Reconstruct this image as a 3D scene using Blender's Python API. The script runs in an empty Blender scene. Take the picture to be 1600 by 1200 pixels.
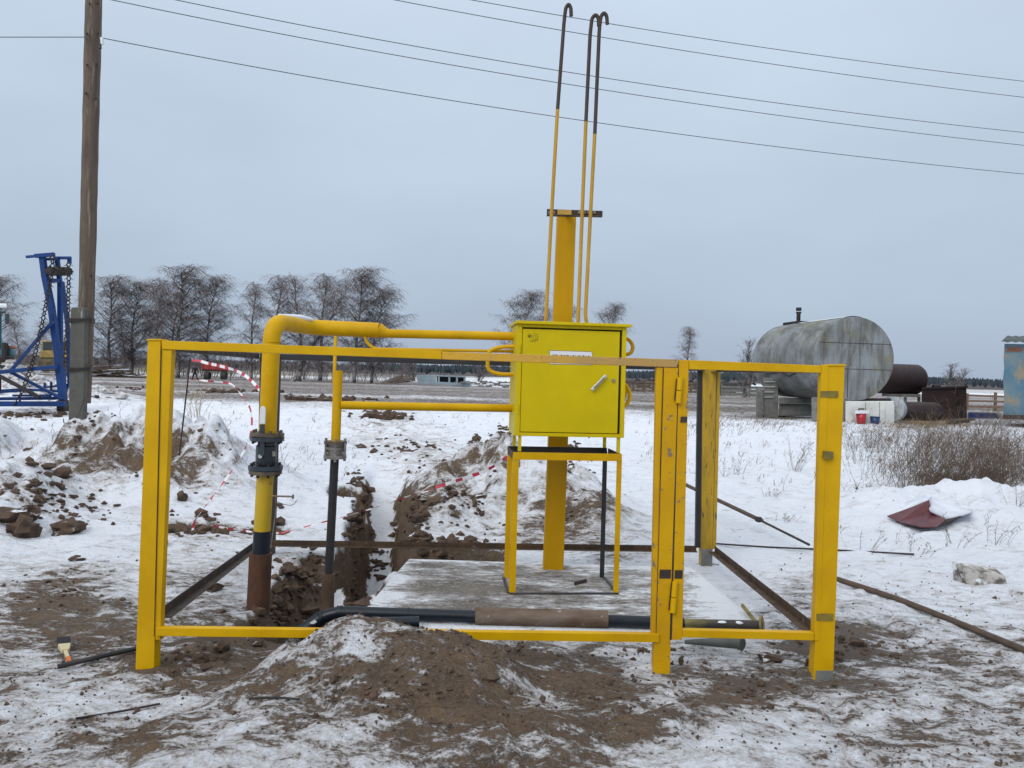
import bpy, math, random
import numpy as np
from mathutils import Vector
R = math.radians
C = bpy.context.scene.collection
sc = bpy.context.scene

# ------------------------------------------------------------------ camera, world, sun
F, CX, HY, ROLL, EYE = 1200.0, 800.0, 587.0, R(1.5), 1.55
cam_data = bpy.data.cameras.new('camera')
cam = bpy.data.objects.new('camera', cam_data); C.objects.link(cam)
cam_data.sensor_width = 36.0; cam_data.lens = 36.0 * F / 1600.0
cam_data.shift_y = -13.0 / 1600.0
cam_data.clip_start = 0.05; cam_data.clip_end = 9000
cam.location = (0, 0, EYE)
cam.rotation_euler = (R(90), 0, 0)
cam.rotation_euler.rotate_axis('Z', ROLL)
sc.camera = cam

w = bpy.data.worlds.new('World'); sc.world = w; w.use_nodes = True
nt = w.node_tree; nt.nodes.clear()
def N(t, **k):
    n = nt.nodes.new(t)
    for a, b in k.items(): setattr(n, a, b)
    return n
out = N('ShaderNodeOutputWorld'); bg = N('ShaderNodeBackground'); bg.inputs['Strength'].default_value = 0.1
sky = N('ShaderNodeTexSky', sky_type='NISHITA'); sky.sun_disc = False
sky.sun_elevation = R(38); sky.sun_rotation = R(215); sky.dust_density = 3.0; sky.air_density = 1.2
geo = N('ShaderNodeTexCoord'); sep = N('ShaderNodeSeparateXYZ')
nt.links.new(geo.outputs['Generated'], sep.inputs[0])
ramp = N('ShaderNodeValToRGB'); cr = ramp.color_ramp
cr.elements[0].position = 0.0; cr.elements[0].color = (0.35, 0.425, 0.54, 1)
cr.elements[1].position = 1.0; cr.elements[1].color = (1.10, 1.12, 1.15, 1)
e = cr.elements.new(0.06); e.color = (0.375, 0.455, 0.57, 1)
e = cr.elements.new(0.22); e.color = (0.45, 0.54, 0.66, 1)
e = cr.elements.new(0.45); e.color = (0.54, 0.635, 0.755, 1)
nt.links.new(sep.outputs['Z'], ramp.inputs[0])
mapn = N('ShaderNodeMapping'); mapn.inputs['Scale'].default_value = (1.2, 1.2, 3.2)
nz = N('ShaderNodeTexNoise'); nz.inputs['Scale'].default_value = 1.8; nz.inputs['Detail'].default_value = 4
nt.links.new(geo.outputs['Generated'], mapn.inputs[0]); nt.links.new(mapn.outputs[0], nz.inputs['Vector'])
mr = N('ShaderNodeMapRange'); mr.inputs[1].default_value = 0.3; mr.inputs[2].default_value = 0.7
mr.inputs[3].default_value = 9.0; mr.inputs[4].default_value = 10.2
nt.links.new(nz.outputs['Fac'], mr.inputs[0])
sc_ = N('ShaderNodeVectorMath', operation='SCALE')
nt.links.new(ramp.outputs[0], sc_.inputs[0]); nt.links.new(mr.outputs[0], sc_.inputs['Scale'])
mx = N('ShaderNodeMix', data_type='RGBA'); mx.inputs[0].default_value = 0.94
nt.links.new(sky.outputs[0], mx.inputs[6]); nt.links.new(sc_.outputs[0], mx.inputs[7])
nt.links.new(mx.outputs[2], bg.inputs[0]); nt.links.new(bg.outputs[0], out.inputs[0])

sd = bpy.data.lights.new('sun', 'SUN'); sd.energy = 1.15; sd.angle = R(35); sd.color = (1, 0.97, 0.93)
sun = bpy.data.objects.new('sun', sd); C.objects.link(sun)
sun.rotation_euler = (R(52), 0, R(-35))
vs = sc.view_settings; vs.view_transform = 'Standard'; vs.look = 'None'; vs.gamma = 1; vs.exposure = 0.28; vs.use_curve_mapping = False
sc.cycles.max_bounces = 6; sc.cycles.use_denoising = True

# ------------------------------------------------------------------ pixel <-> place
cr_, sr_ = math.cos(ROLL), math.sin(ROLL)
def P(px, py, Y):
    u = (px - CX) / F; v = -(py - HY) / F
    return Vector((Y * (u * cr_ - v * sr_), Y, EYE + Y * (u * sr_ + v * cr_)))
def G(px, py, z=0.0):
    u = (px - CX) / F; v = -(py - HY) / F
    Y = (EYE - z) / -(u * sr_ + v * cr_)
    return Vector((Y * (u * cr_ - v * sr_), Y, z))

# ------------------------------------------------------------------ numpy noise
def _hash(ix, iy, s):
    h = (ix.astype(np.int64) * 374761393 + iy.astype(np.int64) * 668265263 + s * 1442695041) & 0xffffffff
    h = ((h ^ (h >> 13)) * 1274126177) & 0xffffffff
    return ((h ^ (h >> 16)) & 0xffff) / 65535.0
def vnoise(x, y, s=0):
    x = np.asarray(x, float); y = np.asarray(y, float)
    ix = np.floor(x); iy = np.floor(y); fx = x - ix; fy = y - iy
    fx = fx * fx * fx * (fx * (fx * 6 - 15) + 10); fy = fy * fy * fy * (fy * (fy * 6 - 15) + 10)
    a = _hash(ix, iy, s); b = _hash(ix + 1, iy, s); c = _hash(ix, iy + 1, s); d = _hash(ix + 1, iy + 1, s)
    return (a + (b - a) * fx) * (1 - fy) + (c + (d - c) * fx) * fy
def fbm(x, y, s=0, o=4):
    t = 0; a = 0.5; n = 0
    for k in range(o):
        t = t + a * vnoise(x + 17.3 * k, y - 9.1 * k, s + k); n += a; a *= 0.5; x = x * 2.03; y = y * 2.03
    return t / n * 2 - 1
def sstep(a, b, x):
    t = np.clip((x - a) / (b - a), 0, 1); return t * t * (3 - 2 * t)

# ------------------------------------------------------------------ materials
def newmat(name):
    m = bpy.data.materials.new(name); m.use_nodes = True
    return m, m.node_tree, m.node_tree.nodes['Principled BSDF']
def noise_node(t, scale, detail=4, rough=0.55, sx=(1, 1, 1), src=None):
    tc = t.nodes.new('ShaderNodeTexCoord'); mp = t.nodes.new('ShaderNodeMapping'); mp.inputs['Scale'].default_value = sx
    n = t.nodes.new('ShaderNodeTexNoise'); n.inputs['Scale'].default_value = scale
    n.inputs['Detail'].default_value = detail; n.inputs['Roughness'].default_value = rough
    t.links.new(tc.outputs['Object'], mp.inputs[0]); t.links.new(mp.outputs[0], n.inputs['Vector'])
    return n.outputs['Fac']
def rng(t, sock, a, b, c=0.0, d=1.0):
    m = t.nodes.new('ShaderNodeMapRange')
    for i, v in enumerate((a, b, c, d)): m.inputs[i + 1].default_value = v
    t.links.new(sock, m.inputs[0]); return m.outputs[0]
def mixc(t, fac, a, b):
    m = t.nodes.new('ShaderNodeMix'); m.data_type = 'RGBA'
    for i, v in ((6, a), (7, b)):
        if isinstance(v, tuple): m.inputs[i].default_value = (*v, 1)
        else: t.links.new(v, m.inputs[i])
    if isinstance(fac, (int, float)): m.inputs[0].default_value = fac
    else: t.links.new(fac, m.inputs[0])
    return m.outputs[2]
def math_(t, op, a, b=0.0):
    m = t.nodes.new('ShaderNodeMath'); m.operation = op
    for i, v in enumerate((a, b)):
        if isinstance(v, (int, float)): m.inputs[i].default_value = v
        else: t.links.new(v, m.inputs[i])
    return m.outputs[0]
MATS = {}
def mat(name, c1, c2=None, rough=0.6, scale=6, lo=0.4, hi=0.65, stretch=(1, 1, 1), metal=0.0, bump=0.0, bscale=40,
        chip=None, chip_scale=30, chip_lo=0.68, chip_hi=0.7, spec=0.5, chip_stretch=(1, 1, 1)):
    if name in MATS: return MATS[name]
    m, t, b = newmat(name)
    col = None
    if c2 is not None:
        col = mixc(t, rng(t, noise_node(t, scale, 6, 0.6, stretch), lo, hi), c1, c2)
    if chip is not None:
        col = mixc(t, rng(t, noise_node(t, chip_scale, 5, 0.6, chip_stretch), chip_lo, chip_hi), col if col is not None else c1, chip)
    if col is None: b.inputs['Base Color'].default_value = (*c1, 1)
    else: t.links.new(col, b.inputs['Base Color'])
    b.inputs['Metallic'].default_value = metal
    b.inputs['Specular IOR Level'].default_value = spec
    t.links.new(rng(t, noise_node(t, 9, 4), 0.3, 0.7, max(0.05, rough - 0.12), min(1, rough + 0.12)), b.inputs['Roughness'])
    if bump > 0:
        bn = t.nodes.new('ShaderNodeBump'); bn.inputs['Strength'].default_value = bump; bn.inputs['Distance'].default_value = 0.01
        t.links.new(noise_node(t, bscale, 5, 0.6, stretch), bn.inputs['Height']); t.links.new(bn.outputs[0], b.inputs['Normal'])
    MATS[name] = m; return m

M_yel = mat('amber_paint', (0.63, 0.365, 0.0), (0.53, 0.29, 0.0), spec=0.2, rough=0.45, scale=3, chip=(0.22, 0.13, 0.03), chip_scale=55, chip_lo=0.74, chip_hi=0.78, bump=0.12, bscale=25)
M_yelchip = mat('chipped_amber_paint', (0.60, 0.33, 0.0), (0.50, 0.26, 0.004), spec=0.2, rough=0.5, scale=3, chip=(0.17, 0.145, 0.12), chip_scale=24, chip_lo=0.635, chip_hi=0.655, bump=0.2, bscale=40)
M_rail = mat('scuffed_amber_paint', (0.60, 0.33, 0.01), (0.42, 0.25, 0.07), rough=0.55, scale=1.6, lo=0.42, hi=0.6, chip=(0.17, 0.10, 0.04), chip_scale=48, chip_lo=0.62, chip_hi=0.68, bump=0.3, bscale=70)
M_lem = mat('lemon_paint', (0.60, 0.46, 0.0), (0.53, 0.40, 0.0), spec=0.2, rough=0.4, scale=2.2, bump=0.03, bscale=12)
M_olive = mat('thin_olive_paint', (0.23, 0.165, 0.02), (0.10, 0.08, 0.02), rough=0.5, scale=8, bump=0.2)
M_backpost = mat('streaked_amber_paint', (0.48, 0.29, 0.01), (0.30, 0.19, 0.012), rough=0.5, scale=5, stretch=(3, 3, .5), chip=(0.06, 0.035, 0.015), chip_scale=20, chip_stretch=(3, 3, .4), chip_lo=0.60, chip_hi=0.66)
M_black = mat('black_primer', (0.014, 0.014, 0.017), (0.028, 0.024, 0.024), rough=0.5, scale=8)
M_dkrust = mat('dark_rusty_steel', (0.030, 0.019, 0.013), (0.075, 0.045, 0.026), rough=0.7, scale=12, lo=0.45, hi=0.7, bump=0.3, stretch=(1, 1, 1))
M_rustrail = mat('rusty_angle_iron', (0.075, 0.040, 0.018), (0.035, 0.022, 0.014), rough=0.7, scale=9, bump=0.4, chip=(0.30, 0.28, 0.26), chip_scale=14, chip_lo=0.66, chip_hi=0.72)
M_rust = mat('brown_rust', (0.095, 0.036, 0.014), (0.050, 0.022, 0.012), rough=0.8, scale=9, bump=0.4, bscale=60, stretch=(1.5, 1.5, 0.7))
M_brownp = mat('maroon_tank_paint', (0.030, 0.014, 0.013), (0.018, 0.010, 0.010), rough=0.65, scale=1.5, bump=0.2, bscale=4)
M_navy = mat('navy_pipe_coating', (0.006, 0.010, 0.018), (0.010, 0.015, 0.024), spec=0.35, rough=0.4, scale=6, chip=(0.2, 0.21, 0.23), chip_scale=35, chip_lo=0.72, chip_hi=0.76)
M_valve = mat('slate_valve_paint', (0.028, 0.040, 0.052), (0.020, 0.028, 0.038), rough=0.4, scale=10)
M_zinc = mat('dull_zinc', (0.30, 0.28, 0.25), (0.16, 0.14, 0.12), rough=0.45, metal=0.5, scale=20)
M_flange = mat('greasy_flange_steel', (0.15, 0.12, 0.085), (0.06, 0.045, 0.035), rough=0.5, metal=0.4, scale=16)
M_chrome = mat('bright_handle_metal', (0.55, 0.57, 0.60), rough=0.3, metal=0.6)
M_white = mat('white_plastic', (0.72, 0.73, 0.75), (0.62, 0.63, 0.66), rough=0.5)
M_ink = mat('black_ink', (0.006, 0.006, 0.006), rough=0.6)
M_gap = mat('door_gap_black', (0.02, 0.015, 0.004), rough=0.9)
M_conc = mat('grey_concrete', (0.20, 0.20, 0.185), (0.13, 0.13, 0.12), rough=0.9, scale=4, bump=0.4, chip=(0.33, 0.33, 0.32), chip_scale=5, chip_lo=0.62, chip_hi=0.7, chip_stretch=(2, 2, .5))
M_prop = mat('concrete_prop', (0.095, 0.092, 0.076), (0.075, 0.073, 0.062), rough=0.85, scale=3, bump=0.25, chip=(0.34, 0.35, 0.33), chip_scale=3.2, chip_lo=0.63, chip_hi=0.7, chip_stretch=(2, 2, .45))
M_pale = mat('whitewashed_wall', (0.66, 0.66, 0.62), (0.50, 0.50, 0.47), rough=0.9, scale=1.6, chip=(0.20, 0.19, 0.16), chip_scale=4, chip_lo=0.62, chip_hi=0.68, bump=0.3)
M_wood = mat('weathered_pole_wood', (0.125, 0.088, 0.060), (0.075, 0.058, 0.045), rough=0.85, scale=5, stretch=(3, 3, .25), bump=0.6, bscale=18, chip=(0.24, 0.19, 0.15), chip_scale=9, chip_stretch=(3, 3, .2), chip_lo=0.58, chip_hi=0.7)
M_plank = mat('weathered_planks', (0.16, 0.12, 0.09), (0.08, 0.06, 0.05), rough=0.9, scale=2)
M_blue = mat('blue_implement_paint', (0.003, 0.040, 0.17), (0.004, 0.028, 0.11), spec=0.3, rough=0.45, scale=2)
M_dark = mat('blackened_steel', (0.012, 0.010, 0.010), (0.03, 0.018, 0.014), rough=0.7, scale=10)
M_teal = mat('teal_body_paint', (0.05, 0.14, 0.17), (0.03, 0.09, 0.11), rough=0.4, scale=2)
M_glass = mat('dark_window_glass', (0.03, 0.045, 0.05), rough=0.1)
M_dozer = mat('dirty_yellow_body', (0.42, 0.28, 0.06), (0.20, 0.14, 0.05), rough=0.7, scale=2)
M_rubber = mat('rubber', (0.02, 0.02, 0.021), (0.04, 0.038, 0.035), rough=0.8)
M_red = mat('red_paint', (0.36, 0.03, 0.02), (0.2, 0.025, 0.02), rough=0.6, scale=2)
M_bred = mat('red_bucket_plastic', (0.38, 0.012, 0.022), rough=0.4)
M_bblue = mat('blue_bucket_plastic', (0.014, 0.035, 0.13), rough=0.4)
M_cloth = mat('dark_clothing', (0.015, 0.015, 0.018), (0.03, 0.03, 0.035), rough=0.9)
M_skin = mat('skin', (0.4, 0.25, 0.19), rough=0.6)
M_maroon = mat('maroon_sheet_metal', (0.10, 0.016, 0.022), (0.055, 0.012, 0.016), rough=0.45, scale=4)
M_snow = mat('settled_snow', (0.80, 0.84, 0.91), (0.74, 0.78, 0.86), rough=0.75, scale=5, bump=0.3, bscale=14)
M_ice = mat('frozen_snow_crust', (0.62, 0.63, 0.66), (0.25, 0.20, 0.16), rough=0.7, scale=8, bump=0.5, bscale=20)
M_ice2 = mat('dull_snow_crust', (0.66, 0.69, 0.75), (0.52, 0.54, 0.60), rough=0.8, scale=4, bump=0.6, bscale=12)
M_clod = mat('frozen_soil', (0.085, 0.052, 0.032), (0.045, 0.028, 0.020), rough=0.95, scale=9, bump=0.7, bscale=30, chip=(0.62, 0.64, 0.68), chip_scale=9, chip_lo=0.66, chip_hi=0.72)
def snow_on_top(m, amount=.62):   # settled snow on faces that look up
    t = m.node_tree; b = t.nodes['Principled BSDF']; src = b.inputs['Base Color'].links[0].from_socket
    g = t.nodes.new('ShaderNodeNewGeometry'); sp = t.nodes.new('ShaderNodeSeparateXYZ'); t.links.new(g.outputs['True Normal'], sp.inputs[0])
    v = math_(t, 'ADD', sp.outputs[2], math_(t, 'MULTIPLY', math_(t, 'SUBTRACT', noise_node(t, 7, 6, .7), .5), 1.6))
    t.links.new(mixc(t, rng(t, v, amount, amount + .22), src, (.74, .77, .83)), b.inputs['Base Color'])
M_clod2 = mat('frozen_soil_crumbs', (0.095, 0.060, 0.038), (0.050, 0.032, 0.023), rough=0.95, scale=9, bump=0.7, bscale=30)
snow_on_top(M_clod, .95)
M_weed = mat('dry_weed', (0.14, 0.10, 0.068), (0.085, 0.058, 0.042), rough=0.9, scale=3)
M_weedr = mat('dark_dry_weed', (0.085, 0.056, 0.040), (0.12, 0.09, 0.065), rough=0.9, scale=3)
M_straw = mat('yellow_straw', (0.34, 0.24, 0.12), (0.22, 0.16, 0.08), rough=0.9, scale=3)
M_stick = mat('bare_stick', (0.10, 0.065, 0.045), (0.06, 0.045, 0.035), rough=0.85, scale=12)
M_twig = mat('birch_twigs', (0.12, 0.096, 0.094), (0.18, 0.152, 0.152), rough=0.9, scale=.5)
M_frost = mat('frosted_twigs', (0.36, 0.33, 0.345), (0.25, 0.23, 0.24), rough=0.9, scale=.5)
M_bark = mat('birch_bark', (0.34, 0.32, 0.31), (0.08, 0.07, 0.065), rough=0.9, scale=2.5, stretch=(1, 1, .6), lo=0.42, hi=0.55)
M_pine = mat('far_pine_haze_blue', (0.028, 0.042, 0.054), (0.040, 0.054, 0.066), rough=1, scale=.03)  # blue of the distant air is mixed into the pine colour
M_fbush = mat('far_bare_scrub', (0.115, 0.10, 0.10), (0.08, 0.075, 0.08), rough=1, scale=.03)
M_wire = mat('aluminium_wire', (0.05, 0.055, 0.065), rough=0.5)
M_tapew = mat('tape_white', (0.75, 0.74, 0.76), rough=0.4)
M_taper = mat('tape_red', (0.45, 0.03, 0.06), rough=0.4)
M_bristle = mat('black_bristles', (0.01, 0.01, 0.014), rough=0.9)
M_cream = mat('cream_brush_handle', (0.52, 0.45, 0.26), rough=0.6)
M_orange = mat('orange_handle_tip', (0.55, 0.13, 0.01), rough=0.5)
M_tape_shed = mat('flaking_blue_render', (0.075, 0.16, 0.22), (0.16, 0.21, 0.22), rough=0.9, scale=.8, chip=(0.24, 0.21, 0.15), chip_scale=1.1, chip_lo=0.52, chip_hi=0.6, bump=0.4, bscale=4)
M_brick = mat('red_brick', (0.27, 0.10, 0.06), (0.18, 0.08, 0.05), rough=0.9, scale=2)
M_greyblue = mat('galvanised_trough', (0.24, 0.31, 0.35), (0.17, 0.22, 0.26), rough=0.6, scale=.6)
# big tank: streaked silver paint
def tank_mat():
    m, t, b = newmat('streaked_silver_tank_paint')
    a = mixc(t, rng(t, noise_node(t, 1.3, 6, 0.65, (2.2, .8, .5)), 0.38, 0.62), (0.23, 0.25, 0.26), (0.11, 0.11, 0.10))
    a = mixc(t, rng(t, noise_node(t, 2.2, 6, 0.7, (1.5, 4, .35)), 0.52, 0.66), a, (0.085, 0.075, 0.06))
    a = mixc(t, rng(t, noise_node(t, 0.7, 5, 0.6, (1, 1, 1.4)), 0.55, 0.72), a, (0.17, 0.16, 0.075))
    t.links.new(a, b.inputs['Base Color']); b.inputs['Roughness'].default_value = 0.6
    return m
M_tank = tank_mat()

# ------------------------------------------------------------------ mesh helpers
def world_loc(o):
    v = Vector((0, 0, 0))
    while o is not None: v += o.location; o = o.parent
    return v
class MB:
    def __init__(s): s.v = []; s.f = []; s.m = []
    def add(s, vs, fs, mi=0):
        b = len(s.v); s.v += [tuple(x) for x in vs]; s.f += [tuple(b + i for i in f) for f in fs]; s.m += [mi] * len(fs); return s
    def hexa(s, p, mi=0):   # p: 4 bottom/front + 4 top/back
        return s.add(p, [(3, 2, 1, 0), (4, 5, 6, 7), (0, 1, 5, 4), (1, 2, 6, 5), (2, 3, 7, 6), (3, 0, 4, 7)], mi)
    def box(s, x0, x1, y0, y1, z0, z1, mi=0):
        return s.hexa([(x0, y0, z0), (x1, y0, z0), (x1, y1, z0), (x0, y1, z0), (x0, y0, z1), (x1, y0, z1), (x1, y1, z1), (x0, y1, z1)], mi)
    def obox(s, o, ax, ay, az, a, b, c, mi=0):
        pts = []
        for cz in c:
            for (ca, cb) in ((a[0], b[0]), (a[1], b[0]), (a[1], b[1]), (a[0], b[1])):
                pts.append(o + ax * ca + ay * cb + az * cz)
        return s.hexa(pts, mi)
    def front(s, pts, depth, Y, mi=0, turn=None):   # upright polygon at its real distance, with thickness; far yard things stand turned a little
        Yf = Y if callable(Y) else (lambda px: Y)
        a = [P(x, y, Yf(x)) for x, y in pts]; n = len(a)
        if turn is None: turn = (not callable(Y)) and Y > 26
        d = Vector((0, depth, 0))
        if turn: q = sum((p.x for p in a)) / n; d = Vector((q, Yf(0), 0)).normalized() * depth
        b = [p + d for p in a]
        fs = [tuple(range(n)), tuple(range(2 * n - 1, n - 1, -1))] + [(i, i + n, (i + 1) % n + n, (i + 1) % n) for i in range(n)]
        return s.add(a + b, fs, mi)
    def bar(s, a, b, wx, wy=None, up=(0, 0, 1), mi=0):
        a = Vector(a); b = Vector(b); wy = wy or wx
        t = (b - a).normalized(); up = Vector(up)
        if abs(t.dot(up)) > 0.95: up = Vector((0, 1, 0))
        n = t.cross(up).normalized(); q = n.cross(t).normalized()
        pts = []
        for p in (a, b):
            for sx, sy in ((-1, -1), (1, -1), (1, 1), (-1, 1)): pts.append(p + n * sx * wx / 2 + q * sy * wy / 2)
        return s.hexa(pts, mi)
    def angle(s, a, b, leg, t, flip=1, mi=0):   # L-section: a standing flange and a flat one
        a = Vector(a); b = Vector(b); d = (b - a).normalized(); n = d.cross(Vector((0, 0, 1))).normalized() * flip
        s.bar(a, b, t, leg, mi=mi)
        off = n * (leg / 2 + t / 2 + .0005) - Vector((0, 0, leg / 2 - t / 2))
        return s.bar(a + off, b + off, leg, t, mi=mi)
    def tube(s, path, r, n=12, cap=True, mi=0):
        path = [Vector(p) for p in path]; k = len(path)
        rr = r if isinstance(r, (list, tuple)) else [r] * k
        T = [(path[min(i + 1, k - 1)] - path[max(i - 1, 0)]).normalized() for i in range(k)]
        u = T[0].orthogonal().normalized(); vs = []
        for i in range(k):
            u = (u - T[i] * u.dot(T[i])).normalized(); q = T[i].cross(u)
            for j in range(n):
                a = 2 * math.pi * j / n
                vs.append(path[i] + (u * math.cos(a) + q * math.sin(a)) * rr[i])
        fs = [(i * n + j, i * n + (j + 1) % n, (i + 1) * n + (j + 1) % n, (i + 1) * n + j) for i in range(k - 1) for j in range(n)]
        if cap: fs += [tuple(range(n - 1, -1, -1)), tuple((k - 1) * n + j for j in range(n))]
        return s.add(vs, fs, mi)
    def build(s, name, material, parent=None, smooth=False, bevel=0, kind=None):
        o0 = world_loc(parent) if parent else Vector((0, 0, 0))
        me = bpy.data.meshes.new(name)
        me.from_pydata([(a - o0.x, b - o0.y, c - o0.z) for a, b, c in s.v], [], s.f)
        for m in (material if isinstance(material, (list, tuple)) else [material]): me.materials.append(m)
        if max(s.m, default=0) > 0: me.polygons.foreach_set('material_index', s.m)
        if smooth:
            me.polygons.foreach_set('use_smooth', [True] * len(me.polygons)); me.set_sharp_from_angle(angle=R(38))
        me.update()
        o = bpy.data.objects.new(name, me); C.objects.link(o)
        if parent: o.parent = parent
        if kind: o['kind'] = kind
        if bevel:
            bv = o.modifiers.new('edge', 'BEVEL'); bv.width = bevel; bv.segments = 2; bv.limit_method = 'ANGLE'; bv.angle_limit = R(40)
        return o
def fillet(pts, r, k=7):
    pts = [Vector(p) for p in pts]; o = [pts[0]]
    for i in range(1, len(pts) - 1):
        a, b, c = pts[i - 1], pts[i], pts[i + 1]
        rr = min(r, (a - b).length * .49, (c - b).length * .49)
        p0 = b + (a - b).normalized() * rr; p1 = b + (c - b).normalized() * rr
        for j in range(k + 1):
            t = j / k; o.append((1 - t) ** 2 * p0 + 2 * t * (1 - t) * b + t * t * p1)
    o.append(pts[-1]); return o
def tag(o, label, cat, group=None, kind=None):
    o['label'] = label; o['category'] = cat
    if group: o['group'] = group
    if kind: o['kind'] = kind
    return o
def thing(name, label, cat, loc=(0, 0, 0), group=None):
    o = bpy.data.objects.new(name, None); C.objects.link(o); o.location = loc; o.empty_display_size = .1
    return tag(o, label, cat, group)
def dup(o, loc, label=None, rotz=None, scale=None, parent=None):
    c = o.copy(); C.objects.link(c)
    if parent is not None: c.parent = parent
    else:
        c.location = loc
        if rotz is not None: c.rotation_euler = (0, 0, rotz)
        if scale is not None: c.scale = (scale,) * 3 if isinstance(scale, (int, float)) else scale
        if label: c['label'] = label
    for ch in list(o.children): dup(ch, None, parent=c)
    return c

# ------------------------------------------------------------------ ground shape
MOUNDS = [  # x, y, rx, ry, h, power
    (-4.8, 9.9, 1.35, 1.05, .66, 1.5), (-3.75, 9.5, 1.1, .9, .30, 1.1),
    (-8.3, 11.2, 2.1, 1.3, .62, 1.2), (-5.45, 7.9, .8, .75, .42, 1.4), (-4.75, 7.3, .45, .4, .12, 1.2), (-5.0, 6.7, .5, .35, .16, 1.2),
    (.15, 9.0, 1.0, 1.0, .50, 1.3), (-.5, 8.5, .75, .8, .24, 1.2), (-.75, 7.6, .35, .5, .12, 1.2), (1.0, 8.1, .7, .6, .18, 1.2),
    (-.98, 3.64, .26, .28, .09, 1.4), (-.74, 3.66, .34, .32, .135, 1.6), (-.42, 3.66, .36, .32, .15, 1.6), (-.14, 3.62, .26, .3, .10, 1.5), (-.55, 3.36, 1.2, .62, .125, 1.3), (-1.86, 3.88, .14, .12, .008, 1), (.80, 4.07, .14, .12, .012, 1), (1.66, 4.10, .15, .12, -.01, 1), (-.9, 3.0, .5, .25, .04, 1.2), (.2, 3.05, .4, .2, .05, 1.2), (.75, 3.3, .3, .15, .04, 1.2),
    (5.9, 9.4, 1.9, .8, .30, 1.3), (6.6, 8.2, 1.3, .5, .12, 1.3),
    (-3.2, 19.5, 2.2, .7, .32, 1.2), (-1.9, 16.2, .9, .6, .2, 1.2), (-1.4, 13.0, .8, .9, .18, 1.2),
    (-8.6, 24.5, 2.2, 1.2, .35, 1.1), (-11.3, 26, 2.4, 1.2, .35, 1.1),
    (-24, 34, 5.0, 3.0, 1.15, 1.2),
]
DETAIL_BLEND = None
def seg_sd(x, y, ax, ay, bx, by, ra, rb):
    dx, dy = bx - ax, by - ay; L = dx * dx + dy * dy
    t = np.clip(((x - ax) * dx + (y - ay) * dy) / L, 0, 1)
    return np.hypot(x - ax - t * dx, y - ay - t * dy) - (ra + (rb - ra) * t), t
def box_sd(x, y, x0, x1, y0, y1):
    qx = np.abs(x - (x0 + x1) / 2) - (x1 - x0) / 2; qy = np.abs(y - (y0 + y1) / 2) - (y1 - y0) / 2
    return np.hypot(np.maximum(qx, 0), np.maximum(qy, 0)) + np.minimum(np.maximum(qx, qy), 0)
def carve(x, y):
    wob = fbm(x * 2.3, y * 2.3, 40, 4) * .11 + fbm(x * 7, y * 7, 41, 2) * .03
    d = np.zeros_like(x)
    s, t = seg_sd(x, y, -1.08, 6.2, -1.95, 12.2, .25, .27)
    dep = .85 * (1 - sstep(.45, 1.0, t)) + .05
    d = np.maximum(d, dep * (1 - sstep(-.12, .08, s + wob * .8)))
    s = box_sd(x, y, -1.45, -.08, 6.34, 6.86)
    d = np.maximum(d, .75 * (1 - sstep(-.10, .08, s + wob * .9)))
    s = box_sd(x, y, -1.62, -.98, 4.95, 6.4)
    d = np.maximum(d, .55 * (1 - sstep(-.12, .10, s + wob)) * (0.75 + .5 * fbm(x * 3, y * 3, 47, 3)))
    s = np.hypot(x + 1.28, (y - 4.75) * 1.2) - .30
    d = np.maximum(d, .50 * (1 - sstep(-.12, .10, s + wob * .7)))
    s = np.hypot((x + 2.28) / 1.3, y - 7.45) - .17
    d = np.maximum(d, .45 * (1 - sstep(-.06, .05, s + wob * .6)))
    s = np.hypot((x + 3.1) / 2.2, y - 7.5) - .16
    d = np.maximum(d, .25 * (1 - sstep(-.07, .07, s + wob * .7)))
    s = np.hypot((x + 1.98), (y - 9.6) / 1.5) - .24
    d = np.maximum(d, .6 * (1 - sstep(-.06, .05, s + wob * .6)))
    return d
def height(x, y):
    x = np.asarray(x, float); y = np.asarray(y, float)
    near = 1 - sstep(60, 140, y)
    z = fbm(x * .35, y * .35, 3, 3) * .10 * sstep(7, 14, y) * near
    z += fbm(x * .9, y * .9, 5, 4) * .05 * near * sstep(2, 3.2, y)
    rot = x * .92 + y * .39; rt2 = -x * .39 + y * .92
    z += fbm(rot * 1.5, rt2 * 5.5, 8, 4) * .026 * near + (fbm(x * 7, y * 7, 9, 4) * .016 + np.abs(fbm(x * 4, y * 6, 14, 4)) * .03 * (1 - sstep(9, 14, y))) * near
    wob = 1 + fbm(x * 2.2, y * 2.2, 12, 5) * .75
    for (mx_, my_, rx, ry, h, p) in MOUNDS:
        q = ((x - mx_) / rx) ** 2 + ((y - my_) / ry) ** 2
        z += h * np.exp(-q ** p * .9) * (wob if my_ > 4 else .75 + .25 * wob)
    z += fbm(x * 5, y * 6, 23, 4) * .05 * np.exp(-(((x + .5) / 1.2) ** 2 + ((y - 3.4) / .7) ** 2))
    lump = fbm(x * 3.5, y * 3.5, 20, 4)
    z += np.maximum(lump, 0) * .05 * sstep(6.5, 8.5, y) * near
    # cleared platform round the enclosure
    pl = (1 - sstep(0, .5, box_sd(x, y, -.75, 1.75, 4.75, 6.2)))
    z = z * (1 - pl * .55) - pl * .005
    return z - carve(x, y)
def hz(x, y): return float(height(np.array([x]), np.array([y]))[0])
def ground_at(px, py):
    p = G(px, py); z = 0
    for _ in range(6): p = G(px, py, z); z = .5 * z + .5 * hz(p.x, p.y)
    return Vector((p.x, p.y, hz(p.x, p.y)))

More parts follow.
